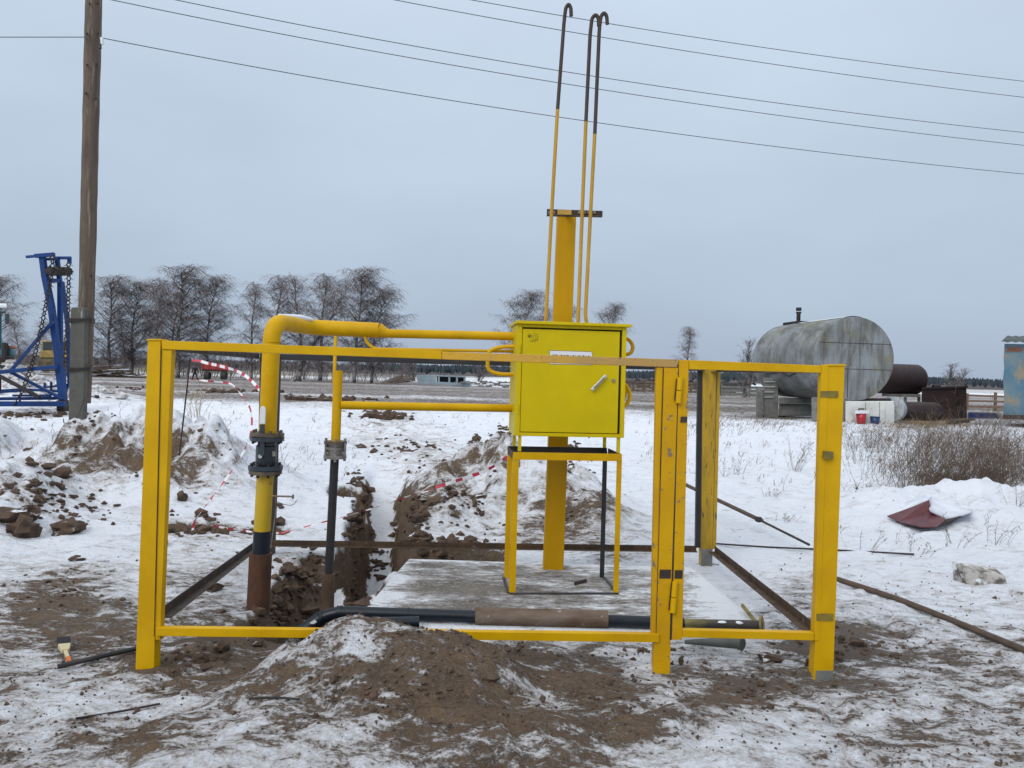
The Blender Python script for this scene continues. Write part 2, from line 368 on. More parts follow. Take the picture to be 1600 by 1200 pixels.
def grow(start, step, g, end):
    o = []; a = start
    while a < end: a += step; step *= g; o.append(a)
    return o
xm = np.arange(-5.4, 5.41, .029)
xr = grow(5.4, .029, 1.021, 3500)
xs = np.array([-a for a in xr[::-1]] + list(xm) + xr)
yb = grow(-2.2, .06, 1.25, 60)
ym = np.arange(2.2, 7.6, .023)
ys = np.array(sorted([-a for a in yb]) + list(np.arange(-2.2, 2.2, .08)) + list(ym) + grow(7.6, .023, 1.0205, 5000))
XX, YY = np.meshgrid(xs, ys)
ZZ = height(XX, YY)
nx, ny = len(xs), len(ys)
co = np.empty((nx * ny, 3), np.float32); co[:, 0] = XX.ravel(); co[:, 1] = YY.ravel(); co[:, 2] = ZZ.ravel()
_rp = random.Random(9)
for k in range(70):
    fx, fy = (_rp.uniform(-2.6, 3.2), _rp.uniform(2.5, 3.9)) if k < 40 else (_rp.uniform(.9, 3.4), _rp.uniform(4.3, 8.0))
    fa = _rp.uniform(-.6, .6) + (1.57 if _rp.random() < .4 else 0)
    i0, i1 = np.searchsorted(xs, (fx - .4, fx + .4)); j0, j1 = np.searchsorted(ys, (fy - .4, fy + .4))
    dx = XX[j0:j1, i0:i1] - fx; dy = YY[j0:j1, i0:i1] - fy
    u_ = (dx * math.sin(fa) + dy * math.cos(fa)) / .15; v_ = (dx * math.cos(fa) - dy * math.sin(fa)) / .055
    q = u_ * u_ + v_ * v_
    ZZ[j0:j1, i0:i1] += -.024 * np.exp(-q ** 2.5) + .007 * np.exp(-(q - 1.6) ** 2 * 2.5)
co = np.empty((nx * ny, 3), np.float32); co[:, 0] = XX.ravel(); co[:, 1] = YY.ravel(); co[:, 2] = ZZ.ravel()
# cover: R bare soil, G trampled grey, B dry grass
rel = np.maximum(YY, .3)
uX = XX / rel; vZ = -EYE / rel
PX = CX + F * (uX * cr_ + vZ * sr_); PY = HY - F * (-uX * sr_ + vZ * cr_)
soil = np.full_like(XX, .16)
def blob(px, py, rx, ry, a, p=1.0):
    global soil
    q = ((PX - px) / rx) ** 2 + ((PY - py) / ry) ** 2
    soil = soil + a * 1.35 * np.exp(-q ** p)
front = sstep(2.3, 2.9, YY) * (1 - sstep(4.2, 5.4, YY))
soil += .20 * front + .12 * sstep(5.5, 4.5, YY) * 0 + .22 * np.clip((PY - 860) / 130, 0, 1) * (YY > .5)
for b in [(590, 1015, 160, 42, .50), (690, 1075, 140, 50, .40), (420, 1045, 130, 34, .34), (330, 1090, 120, 30, .2), (505, 1012, 55, 28, .4), (560, 986, 60, 18, .4), (250, 1180, 120, 30, .2), (560, 1150, 120, 40, .2), (800, 1030, 60, 20, .2), (800, 1150, 160, 60, .22), (930, 1085, 75, 55, .40), (560, 1080, 60, 40, .25),
          (420, 1040, 70, 35, .25), (920, 1185, 90, 28, .30), (640, 1165, 110, 40, .22), (40, 930, 110, 45, .33), (170, 905, 120, 30, .27),
          (150, 985, 120, 40, .30), (330, 1000, 60, 30, .2), (520, 1010, 90, 30, .3), (1310, 1010, 70, 30, .40), (1180, 1075, 110, 26, .36), (1110, 1120, 50, 26, .30), (1000, 1175, 60, 25, .2),
          (1250, 930, 60, 60, .22), (1400, 1000, 160, 60, .13), (1460, 1150, 70, 40, .14), (860, 840, 90, 18, .45), (960, 870, 60, 20, .3), (470, 900, 80, 50, .25),
          (330, 930, 60, 40, .24), (300, 870, 70, 25, .12), (0, 1090, 60, 30, .1), (600, 655, 50, 12, .4), (600, 690, 90, 25, .25), (690, 745, 70, 40, .3), (700, 800, 70, 40, .15), (850, 760, 90, 50, .1), (80, 780, 90, 40, .2), (250, 830, 60, 30, .1), (350, 830, 70, 20, .3),
          (500, 622, 60, 6, .5), (355, 612, 60, 5, .5), (190, 610, 50, 5, .3), (60, 645, 60, 8, .4), (1390, 770, 40, 8, .25),
          (1200, 652, 90, 5, .5), (1380, 672, 60, 6, .25), (1450, 662, 60, 8, .5)]:
    blob(*b)
for b in [(655, 1040, 36, 16, -.38), (760, 1085, 40, 14, -.35), (850, 1120, 50, 18, -.3), (580, 1040, 26, 14, -.3), (620, 1085, 60, 20, -.35), (480, 1062, 50, 18, -.3), (270, 1045, 60, 18, .35), (120, 1110, 130, 30, -.12), (760, 1000, 60, 14, -.2), (460, 1075, 60, 25, -.2), (560, 1110, 40, 25, -.25), (1000, 1040, 40, 30, -.22), (1160, 1180, 120, 50, -.15), (1180, 890, 80, 50, -.14), (540, 860, 30, 70, -.3), (750, 800, 80, 20, -.25)]:
    blob(*b)
# named spoil faces: brown flanks of the heaps
def wblob(x0, y0, rx, ry, a):
    global soil
    soil = soil + a * np.exp(-(((XX - x0) / rx) ** 2 + ((YY - y0) / ry) ** 2))
for b in [(-4.6, 9.1, .75, .42, .66), (-3.7, 8.9, .55, .35, .5), (-5.35, 7.45, .75, .36, .62), (-4.95, 6.5, .45, .2, .4), (-8.2, 10.3, 1.5, .5, .4),
          (-.55, 8.7, .5, .5, .26), (-.1, 9.0, .5, .3, .22), (-1.0, 8.0, .3, .8, .25), (-.25, 8.0, .8, .45, .28), (.2, 9.0, .9, .6, .35), (1.1, 7.9, .5, .35, .45), (-.8, 7.8, .3, .5, .25), (-.3, 6.9, .6, .15, .3), (-24, 33, 6, 3, .3)]:
    wblob(*b)
wblob(-4.8, 10.2, .9, .35, -.5)
far = sstep(26, 42, YY); far2 = 1 - sstep(130, 200, YY)
soil = soil * (1 - far) + far * (.80 + .36 * fbm(XX * .02, YY * .22, 60, 4) + .16 * fbm(XX * .12, YY * 1.1, 61, 4)) * far2 + far * (1 - far2) * .12
# tank yard: fewer tracks on the right behind the weeds
gx = np.gradient(ZZ, axis=1) / np.gradient(XX, axis=1); gy = np.gradient(ZZ, axis=0) / np.gradient(YY, axis=0)
slope = np.hypot(gx, gy)
soil = np.minimum(soil, .97)
cv = carve(XX, YY)
soil += sstep(1.0, 2.0, slope) * (.45 + .9 * sstep(.02, .12, cv)) * (1 - sstep(30, 60, YY))
soil -= .30 * sstep(.3, .5, cv) * (1 - sstep(.5, 1.2, slope)) * sstep(5.8, 6.8, YY)
soil += .22 * sstep(.15, .35, cv) * (1 - sstep(5.6, 6.4, YY))
grey = sstep(14, 34, YY) * .9 + .55 * np.exp(-(((PX - 1300) / 420) ** 2 + ((PY - 1020) / 160) ** 2)) + .3 * np.exp(-(((PX - 300) / 300) ** 2 + ((PY - 960) / 90) ** 2))
grey += .5 * (1 - sstep(0, .6, box_sd(XX, YY, -1, 1.9, 4.4, 6.6)))
grass = sstep(150, 230, YY) * (1 - sstep(-60, 30, XX + 40 * fbm(XX * .01, YY * .01, 70, 3))) * (1 - sstep(900, 1400, YY) * .5)
grass = np.maximum(grass, sstep(150, 260, YY) * sstep(90, 160, XX) * .6)
col = np.ones((nx * ny, 4), np.float32)
col[:, 0] = np.clip(soil - .05, 0, 1.5).ravel(); col[:, 1] = np.clip(grey, 0, 1).ravel(); col[:, 2] = np.clip(grass, 0, 1).ravel()

def ground_mat():
    m, t, b = newmat('snow_and_frozen_soil')
    at = t.nodes.new('ShaderNodeAttribute'); at.attribute_name = 'cover'
    sp = t.nodes.new('ShaderNodeSeparateColor'); t.links.new(at.outputs['Color'], sp.inputs[0])
    soil_, grey_, grass_ = sp.outputs[0], sp.outputs[1], sp.outputs[2]
    tc = t.nodes.new('ShaderNodeTexCoord')
    def nn(scale, detail, rough, sx, rot=0.0, dist=0.0):
        mp = t.nodes.new('ShaderNodeMapping'); mp.inputs['Scale'].default_value = sx; mp.inputs['Rotation'].default_value = (0, 0, rot)
        n = t.nodes.new('ShaderNodeTexNoise'); n.inputs['Scale'].default_value = scale; n.inputs['Detail'].default_value = detail
        n.inputs['Roughness'].default_value = rough; n.inputs['Distortion'].default_value = dist
        t.links.new(tc.outputs['Object'], mp.inputs[0]); t.links.new(mp.outputs[0], n.inputs['Vector']); return n.outputs['Fac']
    n1 = nn(2.6, 9, .70, (1, 1.9, 1), R(24), .8)
    n2 = nn(9, 8, .7, (1, 2.2, 1), R(20), .3)
    n3 = nn(55, 4, .7, (1, 1.4, 1))
    tot = math_(t, 'ADD', math_(t, 'MULTIPLY', n1, .44), math_(t, 'ADD', math_(t, 'MULTIPLY', n2, .36), math_(t, 'MULTIPLY', n3, .20)))
    v = math_(t, 'ADD', math_(t, 'ADD', math_(t, 'MULTIPLY', math_(t, 'SUBTRACT', tot, .5), 4.4), .5), math_(t, 'MULTIPLY', math_(t, 'SUBTRACT', soil_, .5), 1.0))
    dirty = rng(t, v, .22, .66)            # greyish trampled film
    bare = rng(t, v, .64, .84)            # bare soil shows
    snow = mixc(t, nn(2.5, 4, .5, (1, 1, 1)), (.88, .91, .96), (.80, .84, .92))
    dsn = mixc(t, rng(t, nn(16, 6, .7, (1, 1.8, 1), R(20)), .35, .65), (.29, .235, .185), (.54, .51, .50))
    dsn = mixc(t, math_(t, 'MULTIPLY', grey_, .7), dsn, (.27, .255, .25))
    a = mixc(t, math_(t, 'MULTIPLY', dirty, .85), snow, dsn)
    brn = mixc(t, rng(t, nn(5, 8, .7, (1, 1, 1)), .35, .65), (.062, .040, .024), (.165, .102, .054))
    brn = mixc(t, rng(t, nn(38, 5, .7, (1, 1, 1)), .45, .72), brn, (.19, .125, .075))
    mud = mixc(t, rng(t, nn(.5, 8, .7, (.25, 2, 1)), .35, .65), (.085, .070, .062), (.19, .165, .15))
    so = mixc(t, math_(t, 'MULTIPLY', grey_, .75), brn, mud)
    a = mixc(t, math_(t, 'MULTIPLY', bare, .93), a, so)
    flk = rng(t, nn(120, 3, .6, (1, 1, 1)), .63, .68)       # snow grains caught in the soil
    a = mixc(t, math_(t, 'MULTIPLY', flk, .28), a, (.72, .74, .78))
    spk = rng(t, nn(70, 3, .6, (1, 1, 1)), .665, .69)
    a = mixc(t, math_(t, 'MULTIPLY', spk, math_(t, 'MINIMUM', math_(t, 'ADD', soil_, .25), 1.0)), a, (.06, .04, .03))
    gr = mixc(t, nn(.05, 6, .6, (1, 3, 1)), (.15, .135, .08), (.26, .24, .18))
    a = mixc(t, math_(t, 'MULTIPLY', grass_, .9), a, gr)
    t.links.new(a, b.inputs['Base Color'])
    b.inputs['Roughness'].default_value = .85; b.inputs['Specular IOR Level'].default_value = .12
    b.inputs['Subsurface Weight'].default_value = 0.0
    hgt = math_(t, 'ADD', math_(t, 'MULTIPLY', nn(14, 8, .7, (1, 1.7, 1), R(20)), 1.0), math_(t, 'MULTIPLY', nn(60, 5, .7, (1, 1, 1)), .35))
    hgt = math_(t, 'ADD', hgt, math_(t, 'MULTIPLY', bare, -.25))
    bn = t.nodes.new('ShaderNodeBump'); bn.inputs['Strength'].default_value = 1.0; bn.inputs['Distance'].default_value = .045
    t.links.new(hgt, bn.inputs['Height']); t.links.new(bn.outputs[0], b.inputs['Normal'])
    return m
M_ground = ground_mat()
idx = np.arange(nx * ny).reshape(ny, nx)
quads = np.stack([idx[:-1, :-1], idx[:-1, 1:], idx[1:, 1:], idx[1:, :-1]], -1).reshape(-1, 4)
cyq = (YY[:-1, :-1]).ravel(); cxq = (XX[:-1, :-1]).ravel()
zone = np.where(cyq < 34, 0, np.where(cyq < 150, 1, 2))
def sheet(name, sel):
    q = quads[sel]; used, inv = np.unique(q, return_inverse=True); inv = inv.reshape(-1, 4)
    me = bpy.data.meshes.new(name)
    me.vertices.add(len(used)); me.vertices.foreach_set('co', co[used].ravel())
    me.loops.add(inv.size); me.loops.foreach_set('vertex_index', inv.ravel().astype(np.int32))
    me.polygons.add(len(inv)); me.polygons.foreach_set('loop_start', (np.arange(len(inv)) * 4).astype(np.int32))
    me.polygons.foreach_set('use_smooth', np.ones(len(inv), bool))
    me.update(calc_edges=True)
    ca = me.color_attributes.new('cover', 'FLOAT_COLOR', 'POINT'); ca.data.foreach_set('color', col[used].ravel())
    me.materials.append(M_ground)
    o = bpy.data.objects.new(name, me); C.objects.link(o); o['kind'] = 'structure'; return o
sheet('snowy_ground', zone == 0); sheet('muddy_road', zone == 1); sheet('far_field', zone == 2)

# concrete pad under the cabinet
def slab_mat():
    m, t, b = newmat('frosted_concrete_pad')
    tc = t.nodes.new('ShaderNodeTexCoord'); sp = t.nodes.new('ShaderNodeSeparateXYZ'); t.links.new(tc.outputs['Object'], sp.inputs[0])
    bias = math_(t, 'ADD', rng(t, sp.outputs[0], -.2, 1.3, -.06, .08), rng(t, sp.outputs[1], 5.3, 4.6, 0, .06))
    a = mixc(t, rng(t, noise_node(t, 2.2, 8, .7, (1, 2, 1)), .40, .62), (.185, .162, .132), (.10, .085, .068))
    n = math_(t, 'ADD', math_(t, 'MULTIPLY', noise_node(t, 1.8, 9, .72, (1, 2, 1)), .55), math_(t, 'MULTIPLY', noise_node(t, 11, 8, .72, (1, 2.2, 1)), .45))
    n = math_(t, 'ADD', math_(t, 'ADD', math_(t, 'MULTIPLY', math_(t, 'SUBTRACT', n, .5), 2.3), .5), bias)
    ex = math_(t, 'ABSOLUTE', math_(t, 'SUBTRACT', sp.outputs[0], .33)); ey = math_(t, 'ABSOLUTE', math_(t, 'SUBTRACT', sp.outputs[1], 5.4))
    n = math_(t, 'ADD', n, math_(t, 'MAXIMUM', rng(t, ex, .95, 1.25, 0, .35), rng(t, ey, .62, .85, 0, .35)))
    a = mixc(t, rng(t, noise_node(t, 45, 5, .75, (1, 1.5, 1)), .5, .68), a, (.40, .39, .37)); a = mixc(t, rng(t, n, .40, .68), a, (.58, .58, .60)); a = mixc(t, rng(t, n, .60, .70), a, (.82, .85, .90))
    t.links.new(a, b.inputs['Base Color']); b.inputs['Roughness'].default_value = .85
    bn = t.nodes.new('ShaderNodeBump'); bn.inputs['Strength'].default_value = 1; bn.inputs['Distance'].default_value = .035
    t.links.new(noise_node(t, 16, 9, .75), bn.inputs['Height']); t.links.new(bn.outputs[0], b.inputs['Normal'])
    return m
M_slab = slab_mat()
o = MB().hexa([(-.93, 4.55, -.12), (1.62, 4.62, -.12), (1.50, 6.20, -.12), (-.80, 6.22, -.12),
               (-.93, 4.55, .045), (1.62, 4.62, .035), (1.50, 6.20, .045), (-.80, 6.22, .05)]).build('concrete_pad', M_slab, bevel=.02)
o['kind'] = 'structure'
# drifted snow lying on parts of the pad
rnd = random.Random(5)
def drift(name, pts, h, label=None):
    n = 26; m = MB()
    cx_ = sum(p[0] for p in pts) / len(pts); cy_ = sum(p[1] for p in pts) / len(pts)
    return m
# ------------------------------------------------------------------ fence enclosure
def YF(px): return 3.85 + (px - 228) / 1059.0 * .24
YB = 6.4
base = G(228, 1055)
fence = thing('fence_enclosure', 'yellow angle-iron frame enclosure of posts and rails standing round the gas cabinet', 'fence', (0, YF(800), 0))
def fpart(name, pts, depth, Y, m, par=fence, bevel=.002, label=None):
    o = MB().front(pts, depth, Y).build(name, m, par, bevel=bevel)
    if label: o['label'] = label
    return o
post_l = fpart('post', [(210, 1085), (240, 1085), (251, 531), (231, 530)], .07, YF, M_yel)
post_m = fpart('post', [(1020, 1085), (1046, 1085), (1060, 575), (1037, 574)], .07, YF, M_yelchip)
post_r = fpart('post', [(1270, 1085), (1301, 1085), (1320, 570), (1295, 569)], .075, YF, M_yel)
backr = fpart('post', [(1095, 905), (1112, 905), (1120, 572), (1098, 571)], .08, YB, M_backpost)
backr2 = fpart('stile', [(1113, 858), (1119, 858), (1126, 578), (1121, 578)], .045, YB + .01, M_backpost)
fpart('stile', [(1087, 856), (1094, 856), (1097, 576), (1091, 576)], .045, YB, M_black, label='black unpainted stile beside the back post')
backl = fpart('post', [(400, 880), (426, 880), (436, 560), (406, 560)], .07, YB, M_dkrust, label='dark unpainted back post')
# front panel
fpart('panel_stile', [(241.5, 1000), (250, 1000), (268.5, 546), (252, 546)], .045, lambda x: YF(x) + .004, M_yel)
fpart('panel_stile', [(1018, 990), (1024, 990), (1036, 574), (1026, 574)], .045, lambda x: YF(x) + .004, M_yelchip)
fpart('top_rail', [(253, 545.5), (690, 561.3), (690, 548.2), (252, 532)], .05, lambda x: YF(x) - .003, M_yel)
fpart('top_rail', [(690.5, 561.4), (1058, 574), (1058, 561.6), (690.5, 549.2)], .05, lambda x: YF(x) - .003, M_rail)
fpart('bottom_rail', [(243, 994), (1030, 1004), (1030, 991), (243, 981)], .04, lambda x: YF(x) - .012, M_yel)
fpart('post_cap', [(229, 532), (252, 532), (252, 529.5), (229, 529.5)], .085, lambda x: YF(x) - .006, M_yel)
fpart('post_cap', [(1293, 572), (1322, 572), (1322, 569), (1293, 569)], .085, lambda x: YF(x) - .006, M_yel)
# back and side rails
A = P(406, 563, YB); B = P(1100, 574, YB)
zt = 1.655
def zpt(p, z): return Vector((p.x, p.y, z))
MB().angle(zpt(A, zt), zpt(B, zt), .05, .005, 1).build('top_rail', M_black, fence)
fl = P(242, 540, YF(242) + .05); fr = P(1300, 575, YF(1300) + .05)
MB().angle(zpt(fl, zt), zpt(A, zt) + Vector((0, -.02, 0)), .045, .005, 1).build('side_rail', M_dkrust, fence)
MB().angle(zpt(fr, zt - .025), zpt(P(1120, 574, YB), zt - .01), .045, .005, -1).build('side_rail', M_dkrust, fence)
MB().angle(P(424, 848, YB - .02), P(1088, 857, YB - .02), .045, .005, 1).build('bottom_rail', M_rustrail, fence)
MB().angle(P(1117, 858, YB - .03), P(1271, 980, YF(1275) + .06), .05, .005, 1).build('side_rail', M_rustrail, fence)
MB().angle(P(251, 958, YF(245) + .06), P(396, 852, YB - .03), .05, .005, 1).build('side_rail', M_dkrust, fence)
for pts_s in ([(240.3, 994), (241.4, 994), (251.9, 546), (250.9, 546)], [(1018.2 + 6.2, 990), (1018.2 + 7.4, 990), (1037.4, 576), (1036.2, 576)], [(1046.2, 1000), (1049.8, 1000), (1061.3, 577), (1060.2, 577)]):
    MB().front(pts_s, .02, lambda x: YF(x) - .0012).build('seam', M_dkrust, fence)
# gate leaf
gate = fpart('gate_leaf', [(1050, 1000), (1066, 1000), (1076.5, 563), (1061.5, 562)], .042, lambda x: YF(x) - .004, M_yelchip)
gate['label'] = 'narrow yellow gate leaf without mesh'
g2 = MB().front([(1066.5, 996), (1272, 1001), (1272, 989), (1066.5, 984.5)], .04, lambda x: YF(x) - .006).build('gate_rail', M_yel, gate, bevel=.002)
MB().front([(1077, 577), (1283, 582.5), (1283, 571), (1077, 562.5)], .045, lambda x: YF(x) - .006).build('gate_rail', M_yel, gate, bevel=.002)
MB().front([(1272.5, 1001), (1281, 1001), (1295, 571), (1283.5, 571)], .045, lambda x: YF(x) - .004).build('gate_stile', M_yel, gate, bevel=.002)
for (xt, yt, xb, yb_) in ((1063, 590, 1060, 630), (1055, 909, 1051, 957)):
    ym_ = (yt + yb_) / 2; xm_ = (xt + xb) / 2
    hg = MB().tube([P(xt, yt, YF(xt) - .014), P(xm_, ym_ - .6, YF(xt) - .014)], .015, 12).build('hinge', M_yel, gate, smooth=True)
    MB().tube([P(xm_, ym_ + .6, YF(xt) - .014), P(xb, yb_, YF(xt) - .014)], .0158, 12).build('hinge_barrel', M_yel, hg, smooth=True)
    MB().front([(xb - 6.5, yb_ - 4), (xb - 4, yb_ - 4), (xt - 4, yt + 2), (xt - 6.5, yt + 2)], .004, lambda x: YF(x) - .009).build('weld_seam', M_dkrust, hg)
MB().front([(1287, 717), (1302, 718), (1303, 706), (1288, 705)], .02, lambda x: YF(x) - .026).build('latch', M_olive, gate, bevel=.002)
def patch(pts, m, off=.0085):
    MB().front(pts, .002, lambda x: YF(x) - off).build('paint_patch', m, fence)
patch([(1030, 904), (1048, 904), (1048.5, 890), (1031, 890)], M_dkrust, .0025)
patch([(1054, 904), (1066, 904), (1067, 891), (1054.5, 891)], M_dkrust)
patch([(1063, 660), (1073.5, 660), (1074, 651), (1064, 651)], M_dkrust)
patch([(1281, 621), (1310, 621), (1310, 611), (1282, 611)], M_olive, .0065)
patch([(1276, 970), (1302, 970), (1302, 959), (1276, 959)], M_olive, .0065)
def lump(m, c, rx, ry, rz, seed, sub=2, amp=.25):
    import bmesh
    bm = bmesh.new(); bmesh.ops.create_icosphere(bm, subdivisions=sub, radius=1)
    vs = []
    for v in bm.verts:
        p = v.co; k = 1 + amp * (fbm(np.array([p.x * 1.3 + seed]), np.array([p.y * 1.3 + p.z * 2.1]), seed, 3)[0] * 2)
        vs.append((c[0] + p.x * rx * k, c[1] + p.y * ry * k, c[2] + p.z * rz * k))
    fs = [tuple(v.index for v in f.verts) for f in bm.faces]; bm.free()
    return m.add(vs, fs)
for (px, py, rx, Y) in ((1104, 880, .12, 6.42),):
    g = G(px, py)
    lump(MB(), (g.x, g.y, hz(g.x, g.y) - .02), rx * .8, .09, .035, int(px)).build('concrete_footing', M_conc, fence, smooth=True)
MB().front([(1274, 1066), (1301, 1066), (1302, 1048), (1275, 1048)], .08, lambda x: YF(x) - .003).build('concrete_stub', M_conc, fence)
MB().front([(1095.5, 884), (1113, 884), (1113.5, 858), (1096, 858)], .08, YB - .003).build('concrete_stub', M_conc, fence)

# ------------------------------------------------------------------ gas cabinet
ang = R(5.5)
W = Vector((math.cos(ang), math.sin(ang), 0)); D = Vector((-math.sin(ang), math.cos(ang), 0)); U = Vector((0, 0, 1))
YC = 5.3
O = P(803.5, 681, YC); cw = .772; ch = (681 - 506) / F * YC; cd = .42
cab = thing('gas_cabinet', 'lemon yellow steel gas regulator cabinet on tall legs with a silver door handle', 'cabinet', (O.x, O.y, .05))
shell = MB()
shell.obox(O, W, D, U, (0, cw), (.03, cd), (0, ch))
shell.obox(O, W, D, U, (0, .037), (0, .0298), (0, ch)); shell.obox(O, W, D, U, (cw - .030, cw), (0, .0298), (0, ch))
shell.obox(O, W, D, U, (.0375, cw - .0305), (0, .0298), (0, .024)); shell.obox(O, W, D, U, (.0375, cw - .0305), (0, .0298), (ch - .02, ch))
shell.build('cabinet_shell', M_lem, cab, bevel=.002)
MB().obox(O, W, D, U, (-.012, cw + .03), (-.028, cd + .03), (ch + .001, ch + .022)).build('lid', M_lem, cab, bevel=.003)
MB().obox(O, W, D, U, (.0378, cw - .0308), (.022, .0288), (.0245, ch - .0205)).build('door_recess', M_gap, cab)
door = MB().obox(O, W, D, U, (.0405, cw - .047), (.004, .020), (.029, ch - .032)).build('door', M_lem, cab, bevel=.0025)
def cabpt(px, py, off):   # a point on the door plane seen at that photo position
    u = (px - CX) / F; v = -(py - HY) / F
    d = Vector((u * cr_ - v * sr_, 1, u * sr_ + v * cr_)); o0 = Vector((0, 0, EYE))
    pl = O + D * off
    t = (pl - o0).dot(D) / d.dot(D)
    return o0 + d * t
def cabpoly(pts, off, th, name, m, par, **k):
    a = [cabpt(x, y, off) for x, y in pts]; n = len(a); b = [p + D * th for p in a]
    fs = [tuple(range(n)), tuple(range(2 * n - 1, n - 1, -1))] + [(i, i + n, (i + 1) % n + n, (i + 1) % n) for i in range(n)]
    return MB().add(a + b, fs).build(name, m, par, **k)
cabpoly([(859, 568.5), (925, 570), (925, 550), (859, 548)], .0025, .0012, 'warning_sign', M_white, door)
cabpoly([(858.3, 569.3), (925.7, 570.8), (925.7, 549.2), (858.3, 547.2)], .0038, .0004, 'sign_border', mat('sign_border_red', (.16, .08, .05)), door)
def text_mesh(s, size, m, origin, ax, up, par, name='lettering', width=None, bold=.0):
    cu = bpy.data.curves.new(name, 'FONT'); cu.body = s; cu.size = size; cu.offset = bold
    ob = bpy.data.objects.new(name, cu); me = bpy.data.meshes.new_from_object(ob)
    vs = [v.co.copy() for v in me.vertices]
    x0 = min(v.x for v in vs); x1 = max(v.x for v in vs); k = (width / (x1 - x0)) if width else 1
    o0 = world_loc(par)
    for v in me.vertices: v.co = origin + ax * (v.co.x - x0) * k + up * v.co.y - o0
    me.materials.append(m); o = bpy.data.objects.new(name, me); C.objects.link(o); o.parent = par
    bpy.data.objects.remove(ob); return o
try:
    text_mesh('ОГНЕОПАСНО ГАЗ!', .050, M_ink, cabpt(862, 562.4, .0017), W, U, door, width=.274, bold=.0012)
except Exception as ex: print('text', ex)
# small hand-drawn mark: a curled figure of pen strokes
def stroke(pts, wdt=.0016):
    m = []
    for p in pts: m.append(cabpt(p[0], p[1], .0022))
    return m
mk = MB()
def arc(cx_, cy_, rx, ry, a0, a1, n=12): return [(cx_ + rx * math.cos(R(a0 + (a1 - a0) * i / n)), cy_ - ry * math.sin(R(a0 + (a1 - a0) * i / n))) for i in range(n + 1)]
for s_ in (arc(833.5, 527, 7, 7, 75, -35), arc(833, 528, 4.5, 5.5, 80, -70), arc(830.5, 527.5, 3, 4.5, 70, -80), arc(832, 530, 5, 3.6, 200, 340), arc(828.5, 525, 2.4, 2.2, 0, 360),
           [(824.5, 522), (826, 527), (828, 524)], [(824, 525), (827, 526.5)], [(826, 521.5), (829, 523), (827, 528)], [(840, 531), (836, 533), (831, 533.5)]):
    mk.tube(stroke(s_), .0010, 4)
mk.build('pen_drawing', M_ink, door)
# handle, lock, hinges
hp0 = cabpt(924.5, 610, -.012); hp1 = cabpt(947, 586.5, -.012)
hdl = MB().bar(hp0, hp1, .022, .010, up=D).build('handle', M_chrome, door, bevel=.003)
hm0 = hp0.lerp(hp1, .18); hm1 = hp0.lerp(hp1, .85)
MB().bar(hm0 - D * .008, hm1 - D * .008, .014, .006, up=D).build('handle_grip', M_zinc, hdl, bevel=.002)
c = cabpt(958.5, 594.5, 0); MB().tube([c + D * .004, c - D * .006], .0125, 20).build('lock', M_zinc, door, smooth=True)
for py in (545, 640):
    c = cabpt(812.5 - (py - 545) * .03, py, 0); MB().tube([c + U * .03 - D * .002, c - U * .03 - D * .002], .006, 10).build('hinge', M_lem, door, smooth=True)
# stand
st = MB()
zb = .055
LT = (O - U * .135).z; SB = O - U * (O.z - LT)
def S(a, b, z): p = O + W * a + D * b; return Vector((p.x, p.y, z))
for (a, b, wd, m, nm) in ((.012, .012, .042, M_yel, 'leg'), (cw - .03, .012, .036, M_yel, 'leg'), (.012, cd - .02, .034, M_yel, 'leg'), (cw - .045, cd - .02, .034, M_black, 'leg')):
    L = MB(); top = Vector(S(a, b, LT - .001)); bot = Vector(S(a, b, zb))
    L.obox(bot, W, D, U, (-.018, wd - .018), (-.018, -.013), (0, LT - zb)); L.obox(bot, W, D, U, (-.018, -.013) if a < .1 else (wd - .023, wd - .018), (-.0128, .024), (0, LT - zb))
    L.build(nm, m, cab)
for (a, b) in ((.03, .01), (cw - .045, .01), (.03, cd - .03), (cw - .06, cd - .03)):
    MB().obox(Vector(S(a, b, LT + .028)), W, D, U, (0, .022), (0, .022), (0, O.z - LT - .029)).build('upper_leg', M_lem, cab)
MB().obox(Vector(S(-.006, -.01, LT)), W, D, U, (0, cw - .008), (0, .006), (-.028, .024)).build('shelf_rail', M_yel, cab)
MB().obox(Vector(S(-.006, cd - .01, LT)), W, D, U, (0, cw - .02), (0, .006), (-.02, .026)).build('shelf_rail', M_black, cab)
for a in (-.006, cw - .02):
    MB().obox(Vector(S(a, -.003, LT)), W, D, U, (0, .006), (0, cd - .01), (-.028, .022)).build('shelf_rail', M_dkrust, cab)
MB().bar(S(-.006, -.004, zb - .006), S(cw - .012, -.004, zb - .006), .03, .006).build('foot_rail', M_black, cab)
for a in (-.012, cw - .02): MB().bar(S(a, .01, zb - .005), S(a, cd, zb - .005), .02, .006).build('foot_rail', M_black, cab)
# pipe loops out of the cabinet sides
def loop(pts, r, par, m=M_yel, name='pipe_loop'):
    return MB().tube(fillet(pts, .07, 8), r, 12).build(name, m, par, smooth=True)
YL = 5.5
loop([P(812, 541, YL), P(781, 542, YL), P(762, 549, YL), P(762, 579, YL), P(780, 585, YL), P(812, 585, YL)], .0145, cab)
loop([P(968, 528, YL), P(982, 529, YL), P(990, 541, YL), P(986, 553, YL), P(968, 555, YL)], .0135, cab)
loop([P(966, 600, YL), P(977, 600, YL), P(986, 617, YL), P(980, 633, YL), P(964, 638, YL)], .0135, cab)
loop([P(961, 601, YL), P(973, 602, YL), P(979, 612, YL), P(966, 640, YL)], .012, cab)

